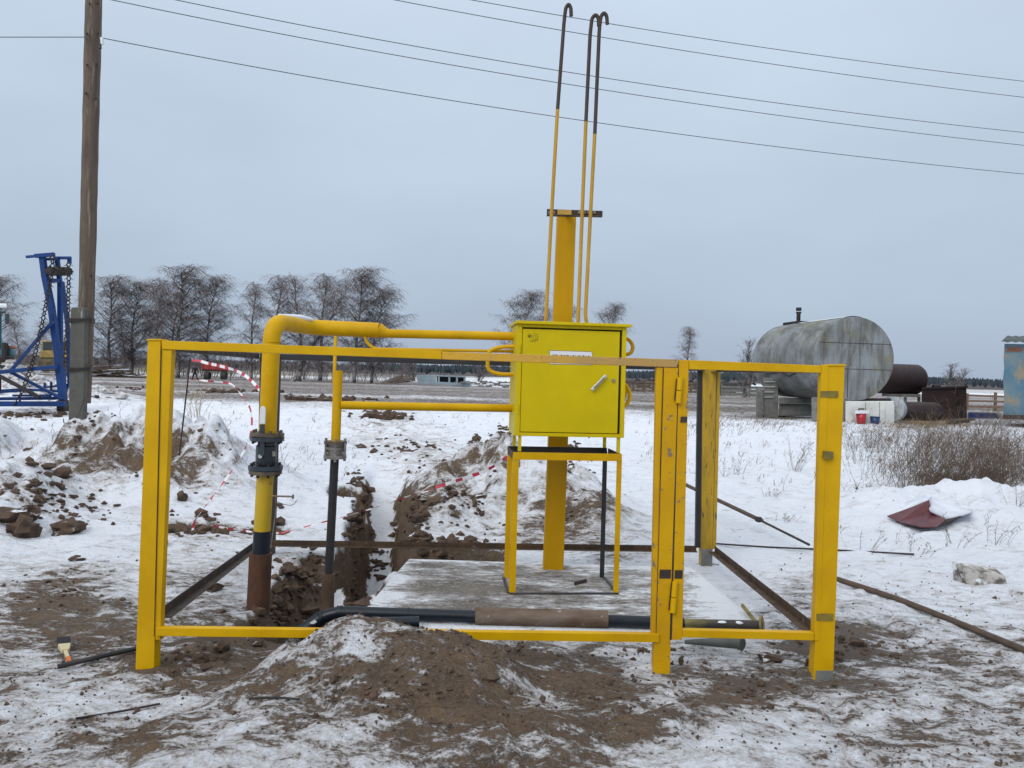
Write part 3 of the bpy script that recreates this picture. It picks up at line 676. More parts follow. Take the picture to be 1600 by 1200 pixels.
# ------------------------------------------------------------------ main riser with valve
Y1 = 5.0
ris = thing('gas_riser', 'thick yellow gas riser with slate ball valve and brown rusty sleeve at the left', 'gas pipe', tuple(P(404, 985, Y1)))
def pt(a, b=Y1): return P(a[0], a[1], b)
r1 = .0565
zrun = 1.862
top = P(425, 560, Y1)
e0 = Vector((P(425.5, 505, Y1).x, Y1, zrun)); e1 = Vector((P(486, 512, 5.5).x, 5.5, zrun)); e2 = P(592, 520, 5.52); e2.z = zrun - .012
path = fillet([P(418, 676, Y1), e0, e1 + Vector((0, 0, -.003)), e2], .13, 9)
MB().tube(path, r1 * .98, 24).build('upper_pipe', M_yel, ris, smooth=True)
MB().tube([e2, P(606, 521, 5.52), P(806, 525.5, 5.56)], [r1 * .98, .032, .031], 20).build('reduced_pipe', M_yel, ris, smooth=True)
for q in (.8,):
    MB().tube([P(425.2, 533, Y1), P(425.2, 535, Y1)], r1 + .002, 24).build('weld_bead', M_yel, ris, smooth=True)
# small white reflection on the bend, modelled as a sliver of snow material
MB().tube([Vector((e0.x + .01, Y1 + .10, zrun + r1 - .008)), Vector((e1.x - .03, 5.32, zrun + r1 - .006)), Vector((e1.x + .03, 5.42, zrun + r1 - .010))], [.01, .022, .01], 10).build('snow_or_glint_cap', M_snow, ris, smooth=True)
# flanges + valve
def flange_unit(par, c0, c1, r, bolts, m, bm, name='flange'):
    f = MB().tube([c0, c1], r, 28).build(name, m, par, smooth=True)
    ax = (c1 - c0).normalized(); u_ = ax.orthogonal().normalized(); v_ = ax.cross(u_)
    for k in range(bolts):
        a = 2 * math.pi * (k + .35) / bolts; c = (u_ * math.cos(a) + v_ * math.sin(a)) * r * .82
        MB().tube([c0 + c - ax * .018, c1 + c + ax * .018], .010, 6).build('bolt', bm, f)
    return f
flange_unit(ris, P(418, 676, Y1), P(417.7, 681.5, Y1), .106, 8, M_flange, M_flange)
flange_unit(ris, P(417.6, 682.5, Y1), P(417.4, 688.5, Y1), .108, 8, M_valve, M_dark)
valve = MB().tube([P(417.3, 689, Y1), P(417, 695, Y1), P(416.4, 697, Y1), P(415.6, 723, Y1), P(415.4, 726, Y1)], [.056, .056, .066, .066, .06], 28).build('valve_body', M_valve, ris, smooth=True)
flange_unit(ris, P(415.2, 727, Y1), P(415, 733.5, Y1), .109, 8, M_valve, M_dark)
flange_unit(ris, P(414.8, 734.5, Y1), P(414.6, 740, Y1), .104, 8, M_flange, M_dark)
c = P(409.5, 712, Y1 - .055)
MB().tube([c + Vector((0, .03, 0)), c - Vector((0, .03, 0))], .016, 16).build('valve_stem', M_valve, valve, smooth=True)
MB().tube([c - Vector((0, .031, 0)), c - Vector((0, .038, 0))], .013, 16).build('stem_nut', M_chrome, valve, smooth=True)
lv = MB().front([(406, 712), (413, 712), (413.5, 663), (405.5, 663)], .008, Y1 - .10).build('lever', M_valve, valve, bevel=.002)
MB().front([(405, 662.5), (414, 662.5), (415, 640), (413.5, 636), (410.5, 634.5), (407.5, 636), (406, 640)], .012, Y1 - .103).build('lever_grip', M_white, lv, bevel=.003)
MB().front([(425.5, 713), (430.5, 713), (430.5, 705), (425.5, 705)], .002, Y1 - .0635).build('type_plate', M_zinc, valve)
MB().tube([P(414.4, 741, Y1), P(409.5, 830, Y1)], .053, 24).build('lower_pipe', mat('worn_amber_paint', (.56, .33, .006), (.46, .33, .01), rough=.4, scale=5, chip=(.16, .12, .03), chip_scale=9, chip_lo=.66, chip_hi=.72), ris, smooth=True)
MB().tube([P(409.6, 829, Y1), P(407.6, 868, Y1)], .0542, 24).build('coated_pipe', M_navy, ris, smooth=True)
MB().tube([P(407.5, 864, Y1), P(400, 1010, Y1)], .072, 24).build('sleeve', M_rust, ris, smooth=True)
MB().tube([P(426, 775, Y1 - .04), P(457, 776, Y1 - .06)], .006, 8).build('test_spur', M_flange, ris, smooth=True)
MB().tube([P(457, 776, Y1 - .06), P(458.5, 776, Y1 - .06)], .015, 8).build('spur_cap', M_flange, ris, smooth=True)
MB().tube(fillet([P(431, 783, Y1 - .03), P(446, 789, Y1 - .05), P(458, 790, Y1 - .05), P(464, 781, Y1 - .05)], .05), .002, 6).build('loose_wire', M_flange, ris)
MB().tube(fillet([P(430, 776, Y1 - .05), P(431, 800, Y1 - .03), P(423, 856, Y1 - .07)], .05), .0025, 6).build('loose_wire', M_zinc, ris)

# ------------------------------------------------------------------ second riser
Y2 = 5.15
r2 = thing('gas_riser', 'slim yellow gas riser with zinc flange joint and black lower pipe beside the trench', 'gas pipe', tuple(P(512, 950, Y2)))
MB().tube([P(528.5, 579, Y2), P(524.5, 689, Y2)], .031, 20).build('stub_pipe', M_yel, r2, smooth=True)
MB().tube([P(532, 633, Y2), P(660, 635.5, 5.32), P(806, 638, 5.52)], .0285, 18).build('branch_pipe', M_yel, r2, smooth=True)
MB().tube([P(524.3, 526, Y2 + .09), P(522, 600, Y2 + .015)], .0115, 10).build('thin_pipe', M_yel, r2, smooth=True)
MB().tube(fillet([P(570, 524, 5.5), P(572, 534, 5.5), P(584, 545, 5.5), P(600, 545.5, 5.5), P(806, 549, 5.55)], .06, 8), .0115, 10).build('bypass_pipe', M_yel, r2, smooth=True)
flange_unit(r2, P(524.4, 689, Y2), P(524.2, 694, Y2), .076, 4, M_flange, M_zinc)
MB().tube([P(524.2, 694.5, Y2), P(523.6, 711, Y2)], .052, 20).build('spacer', M_zinc, r2, smooth=True)
for dx in (-15, -6, 6, 15): MB().tube([P(524.2 + dx, 692, Y2 - .03), P(523.6 + dx, 714, Y2 - .03)], .008, 8).build('stud', M_zinc, r2)
flange_unit(r2, P(524, 698, Y2), P(523.8, 702, Y2), .066, 4, M_zinc, M_zinc)
flange_unit(r2, P(523.6, 711, Y2), P(523.4, 716, Y2), .076, 4, M_zinc, M_zinc)
MB().tube([P(523, 717, Y2), P(513.5, 900, Y2)], .0285, 18).build('black_pipe', M_black, r2, smooth=True)
MB().tube([P(513.6, 896, Y2), P(510, 985, Y2)], .043, 20).build('sleeve', mat('brown_sleeve', (.07, .04, .025), (.12, .07, .045), rough=.75, scale=9, bump=.3), r2, smooth=True)

# ------------------------------------------------------------------ square column and vent pipes
YS = 5.98
colm = thing('steel_column', 'square yellow steel column standing behind the gas cabinet with a crossbar on top', 'column', tuple(P(865, 895, YS)))
MB().front([(848.5, 900), (880, 900), (900.5, 335), (871, 334)], .14, YS).build('shaft', mat('column_amber_paint', (.52, .28, .0), (.42, .22, .002), spec=.2, rough=.45, scale=1.5, stretch=(2, 2, .5), chip=(.25, .16, .04), chip_scale=14, chip_lo=.72, chip_hi=.75), colm, bevel=.004)
br = MB().front([(854.5, 334.5), (941.5, 336.5), (941.5, 329.5), (854.5, 326.5)], .004, 5.72).front([(854.5, 336), (941.5, 337.8), (941.5, 336.7), (854.5, 334.8)], .05, 5.715).build('crossbar', M_dkrust, colm)
MB().front([(871, 335), (893, 335.4), (893, 328), (871, 327.2)], .002, 5.717).build('paint_splash', M_rail, br)
for px in (858.5, 866, 905, 914, 918.5, 929): MB().front([(px - 1.7, 333.6), (px + 1.7, 333.7), (px + 1.7, 329.8), (px - 1.7, 329.7)], .008, 5.71).build('nut', M_zinc, br)
MB().bar(P(886, 334, 5.73), P(886, 334, 5.98), .03, .03).build('bracket_arm', M_dkrust, colm)
VP = [([(852.5, 506), (862, 330), (871, 174), (881.5, 32), (884, 12), (888.5, 6), (892, 12), (892.5, 25)], 172),
      ([(903, 506), (909.7, 330), (915.4, 192), (922, 54), (925, 28), (931, 22.5), (935, 28), (935.5, 41)], 190),
      ([(917, 506), (914.5, 494), (923, 327), (929.5, 207), (936.5, 44), (939, 25), (944, 19.5), (948, 25), (949, 38)], 209)]
VL = ['leftmost yellow vent pipe with blackened hooked top above the cabinet', 'middle one of three hooked vent pipes, right of the square column', 'rightmost hooked vent pipe, kinked where it leaves the cabinet lid']
for (pp, yc), lb in zip(VP, VL):
    YV = 5.62
    t = thing('vent_pipe', lb, 'vent pipe', tuple(P(pp[0][0], pp[0][1], YV)), 'vent pipes above the cabinet')
    full = fillet([P(x, y, YV) for x, y in pp], .05, 6)
    cut = P(900, yc, YV).z + (0 if lb[0] else 0)
    lo = [p for p in full if p.z < cut]; hi = [p for p in full if p.z >= cut]
    a = lo[-1]; b = hi[0]; k = (cut - a.z) / (b.z - a.z); mid = a.lerp(b, k)
    MB().tube(lo + [mid], .0135, 12).build('painted_section', mat('thin_amber_paint', (.50, .28, .01), (.36, .2, .012), rough=.5, scale=6, stretch=(2, 2, .5)), t, smooth=True)
    MB().tube([mid] + hi, .0137, 12).build('bare_section', mat('rusty_black_pipe', (0.022, 0.016, 0.014), (0.055, 0.028, 0.018), rough=.6, scale=3, stretch=(2, 2, .5)), t, smooth=True)

# ------------------------------------------------------------------ pipes lying on the pad
YP = 4.66
lp = thing('ground_pipe', 'navy coated pipe lying across the pad with a bent left end and flanged right end', 'pipe', tuple(P(740, 965, YP)))
zc = .052 + .036
def ZP(px, py): p = P(px, py, YP); return p
MB().tube(fillet([P(560, 957, YP), P(1068, 974, YP - .01)], .05), .036, 20).build('coated_pipe', M_navy, lp, smooth=True)
MB().tube(fillet([P(476, 984, YP - .02), P(508, 962, YP), P(532, 956.5, YP), P(560.5, 957, YP)], .07, 6), .0372, 20).build('elbow', M_navy, lp, smooth=True)
for a, b in (((500, 967), (508, 962)), ((527, 957), (535, 956.5)), ((636, 959.5), (639, 959.6))): MB().tube([P(a[0], a[1], YP), P(b[0], b[1], YP)], .0395, 20).build('weld_band', M_navy, lp, smooth=True)
MB().tube([P(466, 992, YP - .03), P(502, 966, YP - .005)], .044, 20).build('socket', M_navy, lp, smooth=True)
MB().front([(484, 973), (492, 968), (495, 972), (487, 977)], .002, YP - .055).build('paper_label', M_white, lp)
MB().tube([P(743, 963, YP), P(949, 967.5, YP)], .053, 22).build('sleeve', mat('scaly_rusty_sleeve', (.085, .045, .025), (.17, .13, .10), rough=.8, scale=5, stretch=(.6, 2, 2), bump=.5, chip=(.35, .32, .3), chip_scale=16, chip_lo=.66, chip_hi=.72), lp, smooth=True)
MB().tube([P(1064, 975, YP - .01), P(1190, 977.5, YP - .03)], .031, 18).build('olive_pipe_end', mat('thin_olive_over_primer', (.20, .17, .035), (.03, .025, .02), rough=.5, scale=4, stretch=(.5, 2, 2), lo=.45, hi=.6), lp, smooth=True)
MB().tube([P(1188.5, 977, YP - .03), P(1192, 977.1, YP - .036)], .054, 22).build('end_flange', M_olive, lp, smooth=True)
for (px, py, rx) in ((1128, 972, .028), (1155, 973, .02), (1188, 978, .02)):
    c = P(px, py, YP - .045); lump(MB(), tuple(c), rx, .014, .009, int(px)).build('snow_lump', M_snow, lp, smooth=True)
g = P(1150, 1008, 4.42)
p2 = thing('ground_pipe', 'grey pipe end poking out of the snow below the gate rail', 'pipe', tuple(g))
MB().tube([P(1070, 1003, 4.45), P(1150, 1004, 4.36), P(1160, 1007, 4.33)], [.012, .034, .036], 18).build('pipe_body', mat('grey_green_steel', (.09, .10, .09), (.05, .055, .05), rough=.6), p2, smooth=True)
rd = thing('metal_rod', 'short olive rod lying aslant behind the flanged pipe end', 'rod', tuple(P(1170, 955, 4.9)))
MB().tube([P(1160, 946, 5.05), P(1181, 972, 4.75)], .012, 8).build('rod', M_olive, rd, smooth=True)
p3 = thing('ground_pipe', 'second navy pipe half hidden under the bent one beside the foreground heap', 'pipe', tuple(P(620, 978, 4.5)))
MB().tube([P(545, 975, 4.5), P(655, 972, 4.55)], .034, 16).build('pipe_body', M_navy, p3, smooth=True)
q = thing('steel_offcut', 'small dark steel offcut lying between the cabinet legs', 'offcut', tuple(P(907, 909, 5.4)))
MB().bar(P(897, 912, 5.4), P(917, 907, 5.4), .03, .02).build('offcut', M_dark, q)

# ------------------------------------------------------------------ telegraph pole
YT = 11.0
tp = thing('utility_pole', 'tall weathered wooden utility pole wired to a grey concrete prop', 'utility pole', tuple(P(118, 740, YT)))
wp = [(131, 630, 9.8), (133, 560, 10.6), (134.5, 500, 11.2), (137, 400, 11.6), (140.5, 250, 11.8), (144, 100, 11.9), (146.5, 0, 11.9), (149, -140, 11.5)]
rr = [a[2] / F * (YT + .15) for a in wp]
pth = []; rads = []
for i in range(len(wp) - 1):
    for k in range(6):
        t_ = k / 6; x = wp[i][0] + (wp[i + 1][0] - wp[i][0]) * t_; y = wp[i][1] + (wp[i + 1][1] - wp[i][1]) * t_
        pth.append(P(x, y, YT + .15)); rads.append((rr[i] + (rr[i + 1] - rr[i]) * t_) * (1 + rnd.uniform(-.03, .03)))
pth.append(P(149, -140, YT + .15)); rads.append(rr[-1])
pole = MB().tube(pth, rads, 20).build('wooden_pole', M_wood, tp, smooth=True)
MB().front([(104, 790), (127, 790), (130, 700), (133, 482), (131, 480), (112, 480), (110, 483)], .10, YT - .13).build('concrete_prop', M_prop, tp, bevel=.012)
for yy in (500, 577):
    for k in range(4):
        x0 = (109.5 if yy == 500 else 107.5); a = P(x0, yy - 2 + k * 1.7, YT - .15); b = P(x0 + 33, yy - 3 + k * 1.5, YT - .12)
        c_ = b + Vector((-.14, .36, 0)); d_ = a + Vector((-.12, .38, 0))
        MB().tube(fillet([a, a.lerp(b, .5) + Vector((0, -.02, (k - 1.5) * .008)), b, c_, d_, a], .03, 3), .009, 6).build('wire_binding', M_dark, tp)
for (px, py) in ((136, 52), (154, 52), (136, 101), (152, 100), (134, 145), (150, 153), (140, 5), (153, 4), (143, 430)):
    MB().tube([P(px, py, YT - .04), P(px, py + 1.5, YT + .1)], .012, 8).build('knot_hole', M_dark, tp)
ins = MB().tube([P(159, 59, YT), P(160, 69, YT)], .022, 12).build('insulator', M_white, tp, smooth=True)
MB().tube([P(157.5, 69, YT), P(158, 76, YT), P(154, 76, YT)], .01, 8).build('insulator_hook', M_dark, ins)
MB().tube(fillet([P(133, 620, YT - .2), P(126, 640, YT - .2), P(120, 655, YT - .2), P(100, 665, YT - .2), P(98, 650, YT - .2), P(102, 668, YT - .2), P(104, 690, YT - .2)], .2), .004, 6).build('loose_wire', M_dark, tp)
# wires
def fit(pts, px):
    xs_ = np.array([p[0] for p in pts], float); y_ = np.array([p[1] for p in pts], float)
    return float(np.polyval(np.polyfit(xs_, y_, 2), px))
WL = ['topmost overhead wire, farthest up the sky', 'second overhead wire from the top', 'third overhead wire from the top, centre one of five', 'fourth overhead wire from the top', 'lowest overhead wire, tied to the white insulator on the pole']
WP = [[(735, 0), (820, 14), (1000, 45), (1600, 127)], [(615, 0), (820, 36), (1000, 69), (1600, 152)], [(275, 0), (820, 101), (1000, 131), (1600, 207)],
      [(175, 0), (820, 120), (1000, 150), (1600, 227)], [(163, 60), (820, 175), (1000, 201), (1600, 272)]]
for i, (wp_, lb) in enumerate(zip(WP, WL)):
    m = MB(); pts = []
    for k in range(49):
        px = 158 + (2000 - 158) * k / 48.0
        iv = 1 / YT + (1 / 17.0 - 1 / YT) * (px - 158) / (1600 - 158)
        pts.append(P(px, fit(wp_, px), 1 / iv))
    o = m.tube(pts, .0062, 6).build('overhead_wire', M_wire, smooth=True)
    tag(o, lb, 'wire', 'overhead wires')
o = MB().tube([P(-700, 64, 15), P(0, 58, YT + .4), P(140, 58, YT)], .0062, 6).build('overhead_wire', M_wire, smooth=True)
tag(o, 'short overhead wire leaving the pole towards the left edge', 'wire', 'overhead wires')

# ------------------------------------------------------------------ barrier tape and stake
def tape(pts, wdt, label, wob=.5, seed=1):
    pp = fillet([Vector(p) for p in pts], .5, 5)
    # resample
    seg = [0]
    for a, b in zip(pp, pp[1:]): seg.append(seg[-1] + (b - a).length)
    L = seg[-1]; n = max(6, int(L / .035)); m = MB(); vs = []
    j = 0; rn = random.Random(seed); ph = rn.random() * 6
    for i in range(n + 1):
        d = L * i / n
        while j < len(seg) - 2 and seg[j + 1] < d: j += 1
        c = pp[j].lerp(pp[j + 1], (d - seg[j]) / max(1e-6, seg[j + 1] - seg[j]))
        t_ = (pp[j + 1] - pp[j]).normalized(); n_ = t_.cross(Vector((0, 1, 0)))
        n_ = n_.normalized() if n_.length > .1 else Vector((0, 0, 1))
        a = wob * math.sin(d * 5 + ph) + wob * .8 * math.sin(d * 13 + ph)
        q = n_ * math.cos(a) + Vector((0, 1, 0)) * math.sin(a)
        vs += [c + q * wdt / 2, c - q * wdt / 2]
    for i in range(n):
        m.add(vs[2 * i:2 * i + 4], [(0, 1, 3, 2)], int(L * i / n / .09) % 2)
    o = m.build('barrier_tape', [M_taper, M_tapew])
    so = o.modifiers.new('film', 'SOLIDIFY'); so.thickness = .0006
    return tag(o, label, 'barrier tape', 'red and white barrier tape')
tape([P(300, 563, 9.0), P(313, 564, 9), P(322, 567, 9), P(345, 572, 8.8), P(370, 579, 8.6), P(390, 591, 8.4), P(408, 612, 8.2)], 0.034, 'red and white tape strand fluttering from the stake top towards the main riser', .35, 3)
tape([P(297, 592, 9.0), P(320, 595, 9), P(345, 597, 9), P(362, 599, 9), P(376, 615, 8.9), P(389, 632, 8.8), P(394, 650, 8.7), P(393, 675, 8.6), P(384, 700, 8.4), P(362, 737, 8.2), P(335, 772, 7.9), P(312, 803, 7.7), P(303, 815, 7.65), P(299, 842, 7.6)], 0.022, 'twisted red and white tape hanging in a curve from the stake to the ground', 1.2, 4)
tape([P(306, 816, 7.7), P(345, 824, 7.6), P(380, 829, 7.5), P(404, 833, 7.3), P(440, 833, 7.2)], 0.022, 'red and white tape lying low on the snow behind the main riser', .9, 5)
tape([P(440, 833, 7.2), P(470, 825, 7.2), P(520, 812, 7.2), P(560, 801, 7.3), P(600, 789, 7.4), P(640, 774, 7.5), P(680, 765, 7.6)], 0.013, 'taut twisted tape crossing over the open trench', 1.5, 6)
tape([P(680, 762, 7.65), P(710, 752, 7.7), P(740, 743, 7.75), P(765, 733, 7.8), P(790, 716, 7.9), P(806, 700, 8.0)], 0.034, 'red and white tape lying on the spoil heap left of the cabinet legs', .4, 7)
stk = thing('metal_stake', 'thin dark metal stake holding the barrier tape beside the brown heap', 'stake', tuple(P(281, 700, 9)))
MB().tube([P(280, 712, 9), P(293, 600, 9), P(297, 560, 9)], .009, 8).build('stake', M_dark, stk)

# ------------------------------------------------------------------ loose things on the ground
def stickpath(pts, r, lift=.012):
    out_ = []
    for (x, y) in pts:
        g_ = ground_at(x, y); out_.append(g_ + Vector((0, 0, lift)))
    return out_
def stick(name, pts, r, m, label, cat, lift=.012):
    pp = stickpath(pts, r, lift); t = MB().tube(fillet(pp, .2, 4), r, 8).build(name, m, smooth=True)
    return tag(t, label, cat)
pbr = ground_at(100, 1028)
b_ = thing('paint_brush', 'flat paint brush with black bristles and orange handle tip lying on the snow', 'brush', tuple(pbr))
def gp(px, py, dz=.03): g_ = G(px, py, pbr.z); return Vector((g_.x, g_.y, pbr.z + dz))
MB().hexa([gp(88.5, 1008, .02), gp(109.5, 1007, .02), gp(110.5, 1016, .02), gp(90, 1018, .02), gp(88.5, 1008, .045), gp(109.5, 1007, .045), gp(110.5, 1016, .045), gp(90, 1018, .045)]).build('bristles', M_bristle, b_, bevel=.003)
MB().hexa([gp(90, 1018.5, .018), gp(110.5, 1016.5, .018), gp(108, 1025, .018), gp(96, 1027, .018), gp(90, 1018.5, .044), gp(110.5, 1016.5, .044), gp(108, 1025, .04), gp(96, 1027, .04)]).build('ferrule', M_cream, b_, bevel=.003)
MB().hexa([gp(99, 1027, .02), gp(105, 1025.5, .02), gp(109, 1036, .02), gp(103, 1036.5, .02), gp(99, 1027, .038), gp(105, 1025.5, .038), gp(109, 1036, .036), gp(103, 1036.5, .036)]).build('handle', M_cream, b_, bevel=.003)
MB().hexa([gp(102.5, 1037, .02), gp(110, 1036.5, .02), gp(111.5, 1042, .02), gp(104, 1042, .02), gp(102.5, 1037, .04), gp(110, 1036.5, .04), gp(111.5, 1042, .036), gp(104, 1042, .036)]).build('handle_tip', M_orange, b_, bevel=.003)
stick('black_rod', [(90, 1048), (150, 1034), (215, 1019)], .013, M_black, 'black steel rod lying left of the left fence post', 'rod', .02)
stick('thin_rod', [(118, 1127), (180, 1118), (250, 1104)], .005, M_dark, 'long thin rusty rod on the snow in the left foreground', 'rod')
stick('thin_rod', [(390, 1096), (430, 1096), (468, 1097)], .005, M_dark, 'short thin wire rod on a snow patch in front of the foreground heap', 'rod')
stick('wooden_pole', [(1308, 908), (1400, 938), (1500, 978), (1620, 1028)], .022, M_stick, 'long brown wooden pole lying in the snow right of the gate', 'pole', .015)
t = thing('pry_bar', 'long thin brown lance with a knotted joint lying behind the enclosure', 'bar', tuple(ground_at(1185, 812)))
pp = [P(1060, 752, 9.3), P(1186, 812, 7.9), P(1264, 851, 6.95)]
for i_, p_ in enumerate(pp): p_.z = max(p_.z, hz(p_.x, p_.y) + .03)
MB().tube([pp[0], pp[1]], .022, 10).build('shaft', M_stick, t, smooth=True); MB().tube([pp[1], pp[2]], .012, 8).build('thin_shaft', M_dark, t, smooth=True)
lump(MB(), tuple(pp[1]), .04, .04, .03, 4).build('joint', M_dark, t, smooth=True)
stick('steel_cable', [(1112, 851), (1200, 857), (1300, 861), (1428, 868)], .008, M_dark, 'thin dark cable lying straight on the snow behind the gate', 'cable')
gb = ground_at(1532, 908)
o = MB().hexa([(gb.x - .15, gb.y - .09, gb.z - .03), (gb.x + .14, gb.y - .13, gb.z - .03), (gb.x + .19, gb.y + .07, gb.z - .03), (gb.x - .17, gb.y + .09, gb.z - .03),
               (gb.x - .18, gb.y - .07, gb.z + .12), (gb.x + .13, gb.y - .11, gb.z + .07), (gb.x + .17, gb.y + .08, gb.z + .09), (gb.x - .19, gb.y + .08, gb.z + .14)]).build('broken_block', mat('dirty_white_block', (.42, .40, .37), (.10, .085, .07), rough=.9, scale=14, lo=.45, hi=.62, bump=.6, chip=(.7, .72, .76), chip_scale=9, chip_lo=.6, chip_hi=.66), bevel=.015)
tag(o, 'chipped dirty white block lying in the snow near the right edge', 'block')
# maroon sheet under its drift
ms = thing('metal_sheet', 'crumpled maroon metal sheet sticking out of a snow drift', 'metal sheet', tuple(P(1450, 820, 8.6)))
YM = 8.3
MB().add([P(1386, 806, YM + .25), P(1405, 815, YM + .05), P(1440, 823, YM - .25), P(1452, 781, YM + .25), P(1455, 798, YM + .15), P(1478, 812, YM - .05), P(1462, 823, YM - .3), P(1425, 792, YM + .25)],
         [(0, 1, 7), (1, 4, 3, 7), (1, 2, 4), (2, 5, 4), (2, 6, 5)]).build('folded_face', M_maroon, ms).modifiers.new('t', 'SOLIDIFY').thickness = .01
MB().add([P(1440, 824, YM - .25), P(1480, 816, YM - .1), P(1516, 799, YM + .1), P(1516, 796, YM + .2), P(1470, 806, YM + .2)], [(0, 1, 4), (1, 2, 3, 4)]).build('lower_edge', M_dark, ms).modifiers.new('t', 'SOLIDIFY').thickness = .015
def along(cv_, u_):
    k = u_ * (len(cv_) - 1); i = min(int(k), len(cv_) - 2); f = k - i
    return (cv_[i][0] + (cv_[i + 1][0] - cv_[i][0]) * f, cv_[i][1] + (cv_[i + 1][1] - cv_[i][1]) * f)
LC = [(1398, 806), (1424, 790), (1451, 779), (1457, 797), (1480, 809), (1500, 803), (1517, 797)]; UC = [(1385, 790), (1412, 778), (1436, 771), (1460, 773), (1480, 779), (1500, 786), (1522, 794)]
sn = MB(); n = 30; ptsU = []
for j in range(7):
    for i in range(n + 1):
        l_ = along(LC, i / n); u_ = along(UC, i / n); v_ = j / 6
        ptsU.append(P(l_[0] + (u_[0] - l_[0]) * v_, l_[1] + (u_[1] - l_[1]) * math.sin(v_ * math.pi / 2), YM + (.30 if i / n < .45 else .02) + 1.1 * v_))
sn.add(ptsU, [(j * (n + 1) + i, j * (n + 1) + i + 1, (j + 1) * (n + 1) + i + 1, (j + 1) * (n + 1) + i) for j in range(6) for i in range(n)])
o = sn.build('snow_cover', M_ice2, ms, smooth=True); so = o.modifiers.new('t', 'SOLIDIFY'); so.thickness = .03; so.offset = -1

# clods
def clod(px, py, wpx, hpx, seed, label, m=M_clod, name='soil_clod', cat='soil clod', grp='frozen soil clods', shape=(1, 1, 1)):
    g_ = ground_at(px, py); s_ = wpx / F * g_.y / 2; h_ = hpx / F * g_.y / 2
    o = lump(MB(), (0, 0, 0), s_, s_ * .8, h_, seed, 2, .45).build(name, m)
    o.location = (g_.x, g_.y, g_.z + h_ * .55); o.rotation_euler = (0, 0, seed * 1.3)
    return tag(o, label, cat, grp)
clod(40, 838, 42, 36, 3, 'largest dark frozen soil clod at the left edge')
clod(20, 832, 28, 22, 9, 'small dark clod leaning on the largest clod at left')
clod(25, 812, 60, 30, 5, 'broad brown soil lump above the largest clod at left')
clod(105, 832, 55, 22, 6, 'low brown soil lump right of the dark clod at left')
clod(96, 745, 26, 20, 7, 'brown clod below the concrete prop of the utility pole')
clod(76, 736, 20, 10, 8, 'flat brown clod left of the one below the pole')
clod(80, 698, 12, 14, 11, 'pointed clod on the snow just left of the pole foot')
clod(315, 1034, 24, 20, 12, 'round dark clod right of the left fence post, nearer one')
clod(345, 1018, 22, 18, 13, 'round dark clod right of the left fence post, farther one')
clod(403, 1008, 18, 14, 14, 'small dark clod under the bottom rail by the main riser')
clod(335, 921, 22, 12, 15, 'flat dark clod beside the slanting rail left of the main riser')
clod(285, 782, 18, 16, 16, 'brown clod beside the left post above the hanging tape')
clod(565, 700, 16, 8, 17, 'small brown clod beside the far end of the trench')
clod(705, 790, 32, 14, 18, 'sandy clod on the snow right of the trench')
clod(748, 768, 26, 12, 19, 'sandy clod on the spoil heap left of the cabinet legs')
clod(855, 735, 14, 12, 20, 'dark clod in the snow behind the cabinet legs')
clod(1003, 1018, 14, 8, 21, 'small dark clod in front of the middle post')
clod(1063, 1040, 8, 16, 22, 'grey chip standing in the snow right of the middle post')
clod(1205, 1033, 40, 14, 23, 'brown frozen lump left of the right post foot')
clod(1262, 1040, 12, 16, 24, 'small upright lump touching the right post foot')
clod(120, 875, 22, 8, 25, 'thin reddish soil flake left of the left fence post')
clod(255, 850, 20, 18, 26, 'end of a dark round log beside the left post', M_dark, 'log_end', 'log', None)
# scattered crumbs as one mass
cr2 = MB(); rn = random.Random(11)
tri = [(0, 1, 2), (0, 2, 3), (0, 3, 4), (0, 4, 1), (5, 2, 1), (5, 3, 2), (5, 4, 3), (5, 1, 4)]
cp = []
for k in range(2600):
    zone_ = rn.random()
    if zone_ < .45: px, py = rn.uniform(0, 1600), 985 + 215 * rn.random() ** .8
    elif zone_ < .62: px, py = rn.gauss(640, 130), rn.gauss(1050, 45)
    elif zone_ < .74: px, py = rn.gauss(150, 90), rn.gauss(725, 32)
    elif zone_ < .84: px, py = rn.gauss(700, 60), rn.gauss(745, 35)
    elif zone_ < .92: px, py = rn.gauss(1400, 130), rn.gauss(950, 60)
    else: px, py = rn.uniform(0, 1600), rn.uniform(690, 960)
    if py > 640: cp.append((px, py))
gx_ = np.array([G(a, b).x for a, b in cp]); gy_ = np.array([G(a, b).y for a, b in cp]); gz_ = height(gx_, gy_)
for (x, y, z) in zip(gx_, gy_, gz_):
    if z < -.2 or (-.93 < x < 1.6 and 4.5 < y < 6.2): continue
    s_ = rn.uniform(.002, .0065) * (1 + .08 * y) * (2.0 if rn.random() < .06 else 1)
    q = [(0, 0, s_ * .9)] + [(s_ * rn.uniform(.6, 1.5) * math.cos(a), s_ * rn.uniform(.6, 1.5) * math.sin(a), s_ * rn.uniform(-.2, .4)) for a in (0, 1.6, 3.1, 4.7)] + [(0, 0, -s_)]
    cr2.add([(x + a, y + b, z + c_ + s_ * .3) for a, b, c_ in q], tri, 0)
o = cr2.build('soil_crumbs', [M_clod2, M_snow], kind='stuff')
tag(o, 'scattered crumbs of frozen soil and crusted snow over the trampled ground', 'soil crumbs', kind='stuff')

